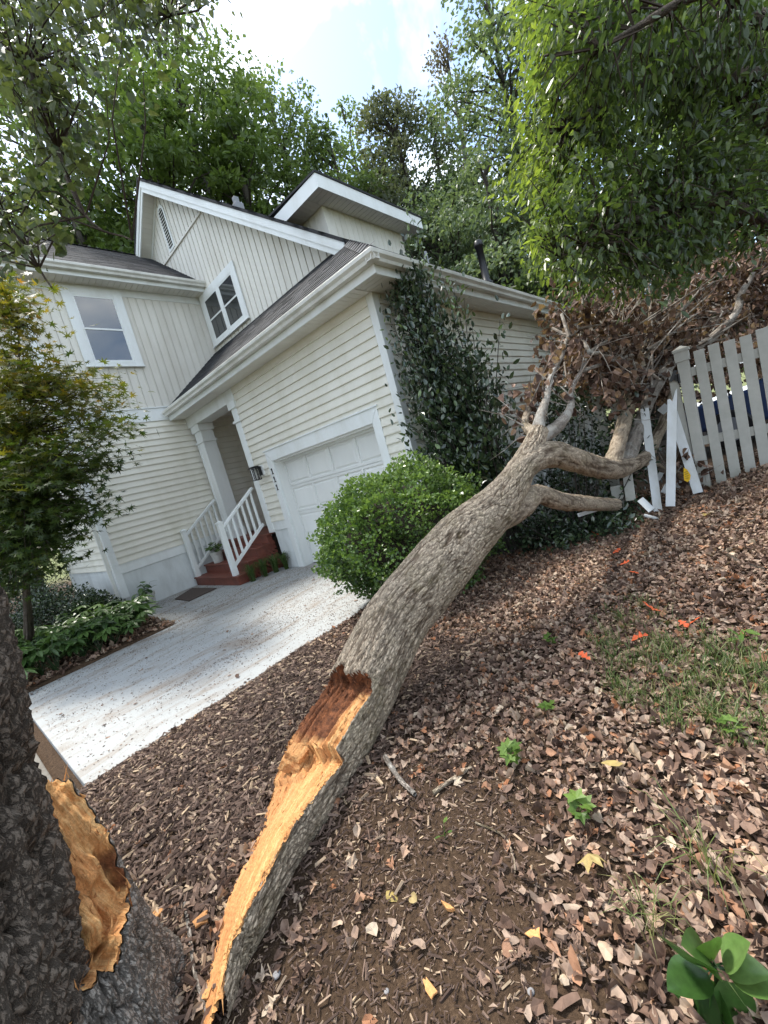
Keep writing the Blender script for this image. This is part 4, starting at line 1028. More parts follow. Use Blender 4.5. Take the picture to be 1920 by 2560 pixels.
I = np.arange(RB * SB).reshape(RB, SB); J = np.roll(I, -1, 1); F = np.stack([I[:-1], J[:-1], J[1:], I[1:]], -1).reshape(-1, 4)
M['bark_grey'] = barkmat('grey_flare_bark', (0.060, 0.050, 0.042), (0.34, 0.305, 0.265), moss=.15, fine=75, crack=False)
stp = mknp('stump', V, F, M['bark_grey'], TR, smooth=True, attrs={'plate': pl, 'bk': Pn})
rim = V[-SB:]; ctr = rim.mean(0); RC = 90
rho = np.linspace(1, 0.0, RC)[:, None, None]
base = ctr + (rim[None] - ctr) * rho * .985
fl = base.reshape(-1, 3)
# keep the face on the torn plane inside the rim
zz = zpl(fl[:, 0], fl[:, 1]); k = np.repeat(sstep(1, .75, rho[:, 0, 0]), SB); fl[:, 2] = fl[:, 2] * (1 - k) + np.clip(zz, .43, 1.05) * k
a_ = fl @ unit(np.cross(nrm, np.array([0, 0, 1.0]))); b_ = fl[:, 2]
dsp = .004 * np.sin(b_ * 150 + a_ * 40 + 6 * fbm(np.stack([a_ * 9, b_ * 9, b_ * 0], 1), 3, 43)) * fbm(np.stack([a_ * 6, b_ * 6, b_ * 0], 1), 2, 44) \
    + .035 * (fbm(np.stack([a_ * 85, b_ * 5, b_ * 0], 1), 4, 48) - .5) + .045 * (fbm(np.stack([a_ * 30, b_ * 12, b_ * 0], 1), 4, 45) - .5) * (1.0 + 1.6 * sstep(.72, .5, b_)) - .05 * sstep(.60, .72, vnoise(np.stack([a_ * 14, b_ * 10, b_ * 0 + 2], 1), 46)) * sstep(.75, .6, b_)
dsp = dsp * np.repeat(sstep(1, .93, rho[:, 0, 0]), SB)
fl = fl + dsp[:, None] * nrm
rot = .75 * sstep(.55, .75, fbm(np.stack([a_ * 7, b_ * 7, b_ * 0], 1), 4, 47)) * sstep(.8, .55, b_)
I = np.arange(RC * SB).reshape(RC, SB); J = np.roll(I, -1, 1); F = np.stack([I[:-1], J[:-1], J[1:], I[1:]], -1).reshape(-1, 4)
mknp('torn_wood', fl, F, M['wood'], stp, smooth=True, attrs={'rot': rot, 'gr': np.stack([a_, b_ * .12, b_ * 0], 1)})
rg = np.random.default_rng(6)
low = fl[(fl[:, 2] < .68) & (fl[:, 2] > .3) & (np.repeat(rho[:, 0, 0], SB) > .35)]
splinters('splinters', lambda i: low[rg.integers(len(low))], lambda i: nrm * .6 + np.array([0, 0, 1.0]) + .6 * rg.normal(size=3), 170, .035, .004, stp, rotv=lambda i: .45 if rg.random() < .3 else 0.0)
splinters('splinters', lambda i: rim[rg.integers(SB)], lambda i: np.array([0, 0, 1.0]) + .35 * rg.normal(size=3), 45, .05, .004, stp, rotv=lambda i: .6 if rg.random() < .4 else 0.1)
# ------------------------------------------------------------------ trees behind the house
def lm(name, cols, **k):
    return leafmat(name, [(i / (len(cols) - 1), c) for i, c in enumerate(cols)], **k)
M['oak'] = lm('oak_leaf', [(.068, .10, .046), (.115, .162, .064), (.17, .225, .095)], rough=.36, trans=.48, tcol=1.25)
M['oak_light'] = lm('young_oak_leaf', [(.065, .105, .034), (.11, .165, .048), (.16, .22, .065)], rough=.42, trans=.42, tcol=1.15)
M['ash'] = lm('blue_green_leaf', [(.075, .11, .07), (.13, .175, .10), (.19, .24, .14)], rough=.5, trans=.35, tcol=1.4)
M['pine'] = lm('pine_needles', [(.08, .095, .07), (.13, .145, .10), (.18, .19, .13)], rough=.6, trans=.35, tcol=1.2)
M['dry'] = lm('dry_needles', [(.09, .08, .07), (.16, .135, .11), (.20, .17, .13)], rough=.7, trans=.35, tcol=1.0)
def pol(az, dist): a = math.radians(az); return CAM[0] + dist * math.sin(a), CAM[1] + dist * math.cos(a)
def tree(name, label, az, dist, h, rx, z0, ncl, nper, clr, size, mat, seed, shape='quad', rz_=None, droop=.4, trunk_r=.2, group='trees behind the house', taper=.5, lean=(0, 0)):
    rg = np.random.default_rng(seed); bx, by = pol(az, dist)
    t = thing(name, label, 'tree', (bx, by, 0), group)
    hz = (h - z0) / 2; cz = z0 + hz
    # clump centres through the crown, denser towards its skin, narrower at the top
    d = rdir(ncl, rg); rad = rg.random(ncl) ** .45
    c = d * rad[:, None] * np.array([rx, rx, hz]); f = np.clip(1 - taper * np.clip(c[:, 2] / hz, -.3, 1), .2, 1.2); c[:, :2] *= f[:, None]
    c = c + np.array([bx, by, cz]); c[:, :2] += np.array(lean) * (c[:, 2:] - z0)
    N = [(bx, by, -.3, trunk_r * 1.5), (bx + .1, by, 1.0, trunk_r), (bx + lean[0] * hz + rg.normal(0, .2), by + lean[1] * hz, cz * .7, trunk_r * .8), (bx + lean[0] * 2 * hz, by + lean[1] * 2 * hz, h * .93, trunk_r * .15)]
    limb('trunk', N, M['bark_far'], t, 10, 18, seed, 12, .015, .4)
    mb = MB()
    for i in range(ncl):
        zb = max(1.5, c[i, 2] - rg.uniform(.15, .4) * (np.hypot(c[i, 0] - bx, c[i, 1] - by) + .6) - .4); k = np.clip(zb / (h * .93), 0, 1)
        p0 = np.array([bx + lean[0] * 2 * hz * k, by + lean[1] * 2 * hz * k, zb]); m_ = p0 * .45 + c[i] * .55 + np.array([0, 0, .25]) + rg.normal(0, .15, 3)
        mb.tube([p0, m_, c[i]], [trunk_r * .28, trunk_r * .17, .015], 5, False)
    mb.build('branches', M['bark_far'], t, kind='stuff')
    nper = int(nper * .72); n = ncl * nper; cl = np.repeat(c, nper, 0); dd = rdir(n, rg); dd[:, 2] = np.abs(dd[:, 2]) * .75 + dd[:, 2] * .25
    rr = clr * (.25 + .75 * rg.random(n) ** .6) * np.repeat(rg.uniform(.6, 1.35, ncl), nper)
    pos = cl + dd * rr[:, None] * np.array([1.1, 1.1, .7])
    ax = unit(dd * .8 + rg.normal(0, .6, (n, 3)) + np.array([0, 0, -droop])); nr = unit(dd * .6 + np.array([0, 0, .8]) + rg.normal(0, .6, (n, 3)))
    tint = np.clip(np.repeat(rg.uniform(0, 1, ncl), nper) * .55 + rg.random(n) * .5, 0, 1)
    leaves('crown', pos, ax, nr, size * rg.uniform(.65, 1.3, n), shape, mat, t, seed, width=1.25 if shape == 'quad' else 1.0, fold=.4, curl=.25, tint=tint)
    return t
TREES = [
 ('oak_tree', 'tall dense dark oak behind the left wing', -69, 20, 25, 4.8, 4, 150, 190, 1.05, .185, 'oak', 1, {}),
 ('oak_tree', 'broad tall oak rising behind the gable peak', -54, 20.5, 25, 4.8, 5, 150, 190, 1.05, .185, 'oak', 2, {}),
 ('oak_tree', 'round topped oak between the gable and the sky gap', -43.5, 21, 20.0, 3.8, 5, 110, 190, 1.0, .185, 'oak', 3, dict(taper=.4)),
 ('young_oak', 'bright light green young oak just over the roof ridge', -59, 16.5, 16.6, 2.4, 9.0, 46, 150, .85, .24, 'oak_light', 4, dict(shape='ellip')),
 ('young_oak', 'bright light green sapling crown left of the gable peak', -69.5, 16.5, 14.0, 2.0, 8.0, 30, 150, .75, .24, 'oak_light', 5, dict(shape='ellip')),
 ('young_oak', 'bright light green young oak in the middle of the tree line', -49.5, 16.8, 16.6, 1.6, 9.0, 34, 150, .8, .24, 'oak_light', 6, dict(shape='ellip')),
 ('oak_tree', 'oak behind the dormer with crown sloping to the right', -37.5, 20, 16.8, 3.2, 4, 90, 180, .95, .18, 'oak', 7, dict(taper=.55)),
 ('pine_tree', 'grey green pine below the sky gap', -29.5, 21, 17.4, 2.8, 7, 110, 150, .75, .17, 'pine', 8, dict(droop=-.3, taper=.45)),
 ('tall_tree', 'mid green tree filling the gap below the pine', -33.0, 22, 14.5, 2.8, 5, 80, 180, .95, .18, 'ash', 21, {}),
 ('tall_tree', 'soft green tree low behind the vent pipe and pine', -24.5, 23, 14.0, 2.8, 4, 80, 180, .95, .18, 'ash', 22, {}),
 ('tall_tree', 'tall mid green tree closing the gap between the oaks and the pine', -35.0, 23, 19.0, 2.4, 6, 85, 190, .9, .18, 'oak', 23, {}),
 ('tall_tree', 'green tree rising right of the pine', -25.5, 21, 15.5, 1.9, 6, 60, 190, .85, .17, 'ash', 24, {}),
 ('pine_tree', 'thin dry brown pine top against the clouds', -21.8, 25, 21.5, 1.6, 13, 24, 70, .7, .17, 'dry', 9, dict(droop=-.2)),
 ('tall_tree', 'tall slender blue green tree right of the sky gap', -16.5, 19, 18.5, 2.6, 5, 95, 190, .9, .16, 'ash', 10, dict(taper=.45)),
 ('tall_tree', 'pale blue green tree with hanging leaves behind the dormer roof', -27, 17.5, 11.0, 2.6, 3.5, 70, 180, .85, .155, 'ash', 11, dict(droop=1.0)),
 ('tall_tree', 'thin open blue green tree with visible trunk behind the garage roof', -20.5, 15.5, 10.4, 2.0, 4, 44, 170, .75, .15, 'ash', 12, dict(droop=.8)),
 ('tall_tree', 'tall green tree half hidden by the leafy branches on the right', -8, 17, 17, 3.2, 3, 90, 180, .95, .165, 'ash', 13, {}),
 ('understory_tree', 'low dark green tree behind the black vent pipe', -17, 14, 6.0, 2.2, .8, 50, 190, .8, .17, 'oak', 14, {}),
 ('understory_tree', 'low dark green tree behind the end of the garage roof', -9, 14.5, 6.4, 2.6, .6, 55, 190, .85, .17, 'oak', 15, {}),
 ('understory_tree', 'low yellow green tree beside the dormer wall', -22, 16, 6.8, 1.8, 2, 36, 190, .7, .17, 'oak_light', 16, {}),
 ('understory_tree', 'dark green tree behind the brown dead crown', 1, 14, 9.5, 3.6, .4, 80, 190, 1.0, .19, 'oak', 17, {}),
 ('understory_tree', 'dark green tree behind the picket fence at the right edge', 12, 12.5, 9.5, 3.4, .3, 70, 190, 1.0, .19, 'oak', 18, {}),
 ('understory_tree', 'dark tree at the left edge beyond the house corner', -84, 17, 14, 4.0, .5, 100, 190, 1.1, .22, 'oak', 19, {}),
 ('understory_tree', 'dark tree beyond the pavement at the far left', -95, 16, 11, 3.6, .3, 80, 190, 1.1, .22, 'oak', 20, {}),
]
for nm, lb, az, di, h, rx, z0, nc, npr, cr, sz, mt, sd, kw in TREES:
    tree(nm, lb, az, di, h, rx, z0, nc, npr, cr, sz, M[mt], sd, **kw)

# ------------------------------------------------------------------ near crowns that hang into view
M['broad'] = lm('broad_evergreen_leaf', [(.045, .072, .028), (.085, .125, .036), (.16, .21, .045), (.24, .29, .065)], rough=.34, trans=.48, tcol=1.5, spec=.6)
M['redbud'] = lm('heart_leaf', [(.050, .070, .032), (.085, .105, .042), (.12, .14, .055)], rough=.45, trans=.35, tcol=1.4)
def hanging(name, label, cat, base, limbs, poly, dr, ntw, nlf, size, shape, mat, seed, pull, width=1.0, tfun=None, hub_r=.035, spread=.16, dpow=1.0):
    """a tree standing beside the view whose twigs fill a region in front of the camera"""
    rg = np.random.default_rng(seed); t = thing(name, label, cat, base)
    pts = []
    for nd in limbs:
        limb('branch', nd, M['bark_dark'], t, 12, 26, seed + len(pts), 24, .006, .4); N = catmull(np.array(nd, float), 12); pts += list(N[3:, :3])
    pts = np.array(pts); uv = poly_sample(poly, ntw, rg) + rg.normal(0, 26, (ntw, 2)); c = atv(uv, dr[0] + (dr[1] - dr[0]) * rg.random(ntw) ** dpow)
    mb = MB(); P, A = [], []
    for i in range(ntw):
        b = pts[np.argmin(np.linalg.norm(pts - c[i], axis=1) + rg.random(len(pts)) * .5)]; m_ = (b + c[i]) / 2 + np.array([0, 0, .1]) + rg.normal(0, .08, 3)
        if np.linalg.norm(b - c[i]) < 1.6: mb.tube([b, m_, c[i]], [.009, .006, .002], 4, False)
        else: m_ = c[i] + unit(b - c[i]) * .5; mb.tube([m_, c[i]], [.005, .002], 4, False)
        e = unit(c[i] - m_); k = rg.random(nlf); P.append(c[i] - e * (k * .38)[:, None] + rg.normal(0, spread * .5, (nlf, 3))); A.append(np.broadcast_to(e, (nlf, 3)))
    P = np.concatenate(P); A = unit(np.concatenate(A) * .7 + rg.normal(0, .6, P.shape) + np.array(pull))
    mb.build('twigs', M['bark_dark'], t, kind='stuff')
    nr = unit(np.array([0, 0, 1.0]) + rg.normal(0, .55, P.shape)); tint = tfun(P, rg) if tfun else rg.random(len(P))
    leaves('leaves', P, A, nr, size * rg.uniform(.6, 1.25, len(P)), shape, mat, t, seed, width=width, fold=.22, curl=.22, tint=tint, kw=dict(kind='stuff'))
    return t
bx, by = 6.4, -0.6
lim = [[(bx, by, 0.2, .17), (bx - .1, by + .1, 2.0, .14), (*at(2150, 420, 4.2), .10), (*at(1790, 190, 4.1), .065), (*at(1560, 230, 4.0), .04), (*at(1420, 320, 3.9), .015)],
       [(bx, by, 1.6, .12), (*at(2100, 180, 3.9), .08), (*at(1740, 170, 3.7), .05), (*at(1660, 40, 3.6), .035), (*at(1500, -60, 3.5), .015)],
       [(bx, by, 1.4, .12), (*at(2050, 560, 3.9), .07), (*at(1780, 500, 3.7), .04), (*at(1560, 560, 3.6), .025), (*at(1400, 640, 3.6), .010)],
       [(bx, by, 1.8, .10), (*at(2000, 50, 3.3), .06), (*at(1800, -30, 3.1), .04), (*at(1500, 120, 3.0), .012)]]
rp = [(1310, -60), (1960, -60), (1960, 560), (1880, 640), (1740, 690), (1640, 720), (1540, 755), (1420, 740), (1350, 700), (1300, 640), (1330, 560), (1290, 470), (1305, 330), (1290, 200)]
hanging('broadleaf_tree', 'broadleaf tree overhanging from the right with its left leaves tinted bright green as if sunlit', 'tree', (bx, by, .2), lim, rp, (3.1, 4.9), 760, 32, .078, 'ellip', M['broad'], 31, (-.25, 0, -.35), .85,
        lambda P, rg: np.clip(.15 + .75 * sstep(.55, .2, ((P - CAM) @ RIGHT) / ((P - CAM) @ FWD)) + rg.normal(0, .16, len(P)), 0, 1), dpow=.9)  # tint brightens leftwards: the crown's sunlit side painted into leaf colour
lim = [[(1.2, -7.4, 0, .14), (1.0, -7.2, 2.4, .11), (*at(-330, 250, 3.6), .07), (*at(20, 120, 3.6), .03), (*at(200, 520, 3.4), .012), (*at(330, 600, 3.4), .005)],
       [(1.0, -7.2, 2.2, .10), (*at(-300, -120, 3.8), .06), (*at(150, -60, 3.9), .03), (*at(420, 40, 4.0), .008)],
       [(1.0, -7.2, 2.0, .08), (*at(-250, 600, 3.6), .05), (*at(0, 560, 3.6), .02), (*at(130, 720, 3.6), .006)]]
lp = [(-60, -60), (560, -60), (470, 40), (400, 140), (250, 230), (230, 380), (200, 450), (120, 560), (60, 700), (-60, 740), (-60, 560), (60, 300), (-60, 160)]
hanging('redbud_tree', 'overhanging branches with dull heart shaped leaves at the upper left corner', 'tree', (1.2, -7.4, 0), lim, lp, (3.0, 5.0), 210, 14, .072, 'round', M['redbud'], 33, (.2, .1, -.9), .95)

# ------------------------------------------------------------------ shrubs by the house
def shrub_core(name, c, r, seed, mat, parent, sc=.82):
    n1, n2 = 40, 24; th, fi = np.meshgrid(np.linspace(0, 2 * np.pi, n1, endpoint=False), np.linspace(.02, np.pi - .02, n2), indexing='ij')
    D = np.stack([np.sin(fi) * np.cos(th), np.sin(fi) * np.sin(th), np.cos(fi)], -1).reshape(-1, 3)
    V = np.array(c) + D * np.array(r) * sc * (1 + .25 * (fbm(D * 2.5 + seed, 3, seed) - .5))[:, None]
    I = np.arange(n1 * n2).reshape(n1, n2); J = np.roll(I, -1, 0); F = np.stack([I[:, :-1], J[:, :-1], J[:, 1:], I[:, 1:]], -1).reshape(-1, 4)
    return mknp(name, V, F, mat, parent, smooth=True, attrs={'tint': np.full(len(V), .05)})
M['box'] = lm('boxwood_leaf', [(.030, .062, .018), (.060, .115, .028), (.11, .18, .042), (.20, .29, .085)], rough=.35, trans=.25, tcol=1.4, spec=.5)
BX = thing('boxwood_bush', 'rounded dense bright green bush in front of the garage door', 'bush', (.42, -1.2, 0))
bc, br = np.array([.46, -1.14, .70]), np.array([.90, .90, .74])
rg = np.random.default_rng(41); n = 36000; D = rdir(n, rg)
lump = 1 + .50 * (fbm(D * 2.4 + 3, 3, 7) - .5) + .46 * (fbm(D * 6.5, 2, 8) - .5); low = D[:, 2] < -.35; lump[low] *= .93
P = bc + D * br * (lump * (.80 + .22 * rg.random(n) ** .6))[:, None]; P[:, 2] = np.maximum(P[:, 2], .05)
ax = unit(D + rg.normal(0, .55, (n, 3)) + np.array([0, 0, .35]))
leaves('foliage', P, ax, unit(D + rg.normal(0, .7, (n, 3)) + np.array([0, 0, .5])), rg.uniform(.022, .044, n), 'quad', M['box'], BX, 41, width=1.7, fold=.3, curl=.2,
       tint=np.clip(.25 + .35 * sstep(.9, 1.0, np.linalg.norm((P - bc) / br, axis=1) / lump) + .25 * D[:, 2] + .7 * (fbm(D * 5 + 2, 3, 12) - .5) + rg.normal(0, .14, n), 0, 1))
shrub_core('light_block_core', bc, br, 7, M['soil'], BX, .74)  # opaque dark core added inside the leaves to block light
mb = MB()
for k in range(7): mb.tube([(.42 + rg.normal(0, .08), -1.2 + rg.normal(0, .08), -.02), (.44 + rg.normal(0, .25), -1.16 + rg.normal(0, .25), .5)], [.02, .012], 6, False)
mb.build('stems', M['bark_far'], BX)
# tall loose camellia at the garage corner
M['cam'] = lm('camellia_leaf', [(.020, .034, .020), (.040, .064, .034), (.068, .10, .048), (.14, .21, .055)], rough=.18, trans=.12, tcol=1.3, spec=.75)
CM = thing('camellia_bush', 'tall loose glossy dark green bush at the corner of the garage', 'bush', (.95, .1, 0.05))
rg = np.random.default_rng(43); mb = MB(); P, A, TT = [], [], []
prof = [(1005, 640, 5.5, .18), (1020, 720, 5.4, .30), (1050, 810, 5.3, .48), (1085, 920, 5.15, .66), (1125, 1030, 5.0, .82), (1155, 1120, 4.9, .80), (1190, 1200, 4.9, .62)]
pp = np.array([[*at(u, v, d), r] for u, v, d, r in prof])
tips = []
for i in range(215):
    k = rg.random() ** .62 * (len(pp) - 1); j = int(k); f = k - j; q = pp[j] * (1 - f) + pp[min(j + 1, len(pp) - 1)] * f
    dvec = rdir(1, rg)[0] * q[3] * rg.random() ** .5 * np.array([.85, .6, .8]); tips.append((q[:3] + dvec, k))
for u, v, d in ((890 * 1.157, 545, 5.6), (1018, 610, 5.6), (1050, 640, 5.5), (1130, 700, 5.4), (1250, 800, 5.2), (1180, 810, 5.2), (1250, 940, 5.0), (1160, 745, 5.3), (1100, 670, 5.5), (985, 700, 5.3), (975, 800, 5.2), (985, 900, 5.1), (1280, 1000, 4.9), (1290, 1080, 4.8), (1210, 980, 5.1), (1240, 1040, 5.0), (1200, 1080, 5.0)):
    tips.append((at(u, v, d), 9))
for i, (tp, k) in enumerate(tips):
    b = np.array([.95 + rg.normal(0, .12), .12 + rg.normal(0, .10), .05]); m_ = b * .45 + tp * .55 + np.array([rg.normal(0, .08), rg.normal(0, .08), .1])
    mb.tube([b, m_, tp], [.014, .009, .003], 5, False)
    nl = rg.integers(30, 56) if k < 9 else 34; e = unit(tp - m_); kk = rg.random(nl)
    P.append(tp - e * (kk * (.45 if k < 9 else .75))[:, None] + rg.normal(0, .11 if k < 9 else .085, (nl, 3))); A.append(np.broadcast_to(e, (nl, 3))); TT.append(np.full(nl, .35 if k < 9 else (.75 if tp[2] > 3.2 else .45)))
mb.build('stems', M['bark_far'], CM, kind='stuff')
P = np.concatenate(P); P[:, 0] = np.maximum(P[:, 0], .05 + .1 * rg.random(len(P))); A = unit(np.concatenate(A) + rg.normal(0, .6, P.shape)); TT = np.clip(np.concatenate(TT) + rg.normal(0, .22, len(P)) , 0, 1)
leaves('foliage', P, A, unit(np.array([0, 0, 1.0]) + rg.normal(0, .7, P.shape)), rg.uniform(.055, .10, len(P)), 'ellip', M['cam'], CM, 44, width=1.05, fold=.2, curl=.15, tint=TT)
# dark evergreen under the fallen limbs
UN = thing('ivy_shrub', 'dark low shrub crushed below the fallen limbs beside the fence', 'bush', (1.8, 0.2, .1))
rg = np.random.default_rng(47); up = [(1330, 1010), (1500, 960), (1600, 1000), (1620, 1180), (1540, 1330), (1400, 1360), (1290, 1360), (1260, 1300), (1300, 1220), (1380, 1160), (1340, 1090)]
uv = poly_sample(up, 170, rg); c = atv(uv, rg.uniform(4.75, 5.6, 170)); c[:, 2] = np.maximum(c[:, 2], .12)
g0 = gz(c[:, 0], c[:, 1]); c[:, 2] = np.maximum(c[:, 2], g0 + .05)
P = np.repeat(c, 34, 0) + rg.normal(0, .11, (170 * 34, 3)); P[:, 2] = np.maximum(P[:, 2], gz(P[:, 0], P[:, 1]) + .01)
leaves('foliage', P, rdir(len(P), rg) + np.array([0, 0, -.2]), unit(np.array([0, 0, 1.0]) + rg.normal(0, .7, P.shape)), rg.uniform(.045, .085, len(P)), 'ellip', M['cam'], UN, 48, width=1.05, fold=.2, curl=.15, tint=np.clip(rg.normal(.35, .2, len(P)), 0, .8))
mb = MB()
for i in range(60): mb.tube([(c[i][0] * .4 + 1.8 * .6, c[i][1] * .4 + .2 * .6, .15), c[i]], [.008, .003], 4, False)
mb.build('stems', M['bark_far'], UN, kind='stuff')

# ------------------------------------------------------------------ japanese maple on the left
M['maple'] = leafmat('maple_leaf', [(0, (.024, .045, .012)), (.3, (.055, .085, .016)), (.55, (.12, .125, .018)), (.78, (.23, .165, .022)), (1, (.33, .15, .03))], .45, .40, 1.35, .35)
MP = thing('maple_tree', 'japanese maple with yellow and orange upper leaves beside the left wing', 'tree', (-5.6, -4.05, .1))
rg = np.random.default_rng(51)
mpoly = [(-80, 660), (40, 700), (80, 780), (120, 860), (200, 910), (300, 950), (345, 1050), (300, 1120), (250, 1190), (270, 1290), (190, 1370), (110, 1430), (-80, 1520)]
uv = np.concatenate([poly_sample(mpoly, 250, rg), poly_sample([(-80, 1080), (250, 1130), (240, 1300), (170, 1420), (90, 1500), (-80, 1560)], 190, rg)]); c = atv(uv, rg.uniform(4.9, 6.8, 440)); c = c[c[:, 0] > XW + .25]
base = np.array([-5.6, -4.05, .0])
heads = []
for k in range(7):
    q = atv(np.array([[40 + 40 * rg.random(), 820 + 90 * k]]), np.array([5.6 + .7 * rg.random()]))[0]; heads.append(q)
    limb('branch', [(*(base + rg.normal(0, .04, 3)), .035), (*(base * .6 + q * .4 + np.array([0, 0, .1])), .024), (*q, .012)], M['bark_dark'], MP, 8, 14, k, 20, .004)
heads = np.array(heads); mb = MB(); P, A, TT = [], [], []
for i in range(len(c)):
    b = heads[np.argmin(np.linalg.norm(heads - c[i], axis=1))]; m_ = (b + c[i]) / 2 + np.array([0, 0, .12]); mb.tube([b, m_, c[i]], [.010, .006, .002], 4, False)
    nl = 26; e = unit(c[i] - m_); k = rg.random(nl); P.append(c[i] - e * (k * .5)[:, None] + rg.normal(0, 1, (nl, 3)) * np.array([.22, .22, .030])); A.append(np.broadcast_to(e * np.array([1, 1, .3]), (nl, 3)))
    v = uv[min(i, len(uv) - 1)]
mb.build('twigs', M['bark_dark'], MP, kind='stuff')
P = np.concatenate(P); A = unit(np.concatenate(A) * .8 + rg.normal(0, .5, P.shape) + np.array([0, 0, -.25]))
tint = np.clip(.14 + .42 * sstep(1.5, 4.1, P[:, 2]) + rg.normal(0, .13, len(P)), 0, 1)
leaves('leaves', P, A, unit(np.array([0, 0, 1.0]) + rg.normal(0, .28, P.shape)), rg.uniform(.055, .105, len(P)), 'palm', M['maple'], MP, 52, fold=.08, curl=.18, tint=tint, kw=dict(kind='stuff'))
# shaded shrubs against the wing end wall
for i, (x, y, r, h, lb) in enumerate(((-7.0, -3.3, .75, .8, 'low dark shrub in front of the wing end wall'), (-5.9, -3.0, .5, .55, 'small dark shrub at the downspout of the left wing'), (-8.6, -3.9, .95, 1.3, 'dark shrub in deep shade at the far left'), (-6.6, -4.6, .8, .8, 'dark shrub behind the maple stems'), (-11.2, -3.3, 1.3, 1.7, 'large dark shrub beyond the wing corner'), (-13.0, -4.6, 1.6, 2.2, 'tall dark shrub far beyond the maple'))):
    t = thing('shade_shrub', lb, 'shrub', (x, y, 0), 'shrubs in the shade of the maple'); rg = np.random.default_rng(60 + i); n = 5200; D = rdir(n, rg); D[:, 2] = np.abs(D[:, 2])
    P = np.array([x, y, .08]) + D * np.array([r, r, h]) * (.55 + .5 * rg.random((n, 1)) ** .6) * (1 + .4 * (fbm(D * 3 + i, 2, i) - .5))[:, None]
    leaves('foliage', P, unit(D + rg.normal(0, .6, (n, 3))), unit(D * .4 + np.array([0, 0, 1.0]) + rg.normal(0, .5, (n, 3))), rg.uniform(.03, .06, n), 'quad', M['cam'], t, 61 + i, width=1.5, fold=.25, tint=np.clip(rg.normal(.4, .2, n), 0, .85))
    m = MB()
    for k in range(9): m.tube([(x + rg.normal(0, .05), y + rg.normal(0, .05), 0), (x + rg.normal(0, r * .5), y + rg.normal(0, r * .5), h * .8)], [.012, .004], 5, False)
    m.build('stems', M['bark_far'], t)
# hellebores in the bed
M['helle'] = lm('hellebore_leaf', [(.040, .080, .026), (.075, .14, .038), (.12, .20, .055)], rough=.35, trans=.25, tcol=1.4, spec=.5)
def hellebore_mesh(seed):
    rg = np.random.default_rng(seed); parts = []; mb = MB()
    for k in range(15):
        a = rg.uniform(0, 2 * np.pi); r = rg.uniform(.05, .27); h = .30 - .45 * r + rg.uniform(-.03, .08); c = np.array([r * math.cos(a), r * math.sin(a), h]); mb.tube([(0, 0, 0), (c[0] * .5, c[1] * .5, h * .8), c], [.004, .003, .003], 4, False)
        nl = 7; an = a + np.radians(np.linspace(-125, 125, nl)); ax = np.stack([np.cos(an), np.sin(an), np.full(nl, -.28)], 1)
        parts.append(leaf_arrays(np.repeat(c[None], nl, 0), ax, np.stack([np.cos(an) * .2, np.sin(an) * .2, np.ones(nl)], 1), rg.uniform(.11, .16) * (1 - .25 * np.abs(np.linspace(-1, 1, nl))), 'ellip', rg, width=.75, fold=.25, curl=.22, tint=np.full(nl, rg.random())))
    return join_arrays(parts), mb
hm = []
for s in range(4):
    (V_, F_, T_), mb = hellebore_mesh(70 + s); hm.append((V_, F_, T_, mb))
protos = []
hs = [(-3.75, -3.25), (-4.15, -3.0), (-4.55, -2.85), (-5.0, -2.85), (-3.75, -3.65), (-4.2, -3.4), (-4.65, -3.25), (-5.1, -3.15), (-5.55, -3.1), (-3.8, -4.1), (-4.25, -3.85), (-4.7, -3.6), (-5.2, -3.5), (-3.95, -4.5), (-4.5, -4.25), (-5.0, -3.95), (-5.75, -3.45), (-4.0, -2.85), (-5.6, -4.0), (-3.66, -3.95), (-3.7, -3.45), (-3.9, -3.05), (-4.35, -2.65), (-4.45, -3.15), (-4.9, -3.0), (-4.05, -3.6), (-3.72, -4.35)]
for i, (x, y) in enumerate(hs):
    k = i % 4; lb = 'hellebore plant with palm shaped leaves in the bed beside the driveway'
    z = gz1(x, y) - .01; sc = random.uniform(1.15, 1.5); rt = random.uniform(0, 6.28)
    if i < 4:
        t = thing('hellebore', lb, 'plant', (0, 0, 0), 'hellebores in the left bed'); V_, F_, T_, mb = hm[k]
        lf = mknp('leaves', V_, F_, M['helle'], t, attrs={'tint': T_}); st = mb.build('stems', M['helle'], t); protos.append((t, lf, st))
    else:
        t0, l0, s0 = protos[k]; t = t0.copy(); COL.objects.link(t)
        for o in (l0, s0): c_ = o.copy(); c_.parent = t; COL.objects.link(c_)
    t.location = (x, y, z); t.rotation_euler = (0, 0, rt); t.scale = (sc, sc, sc)
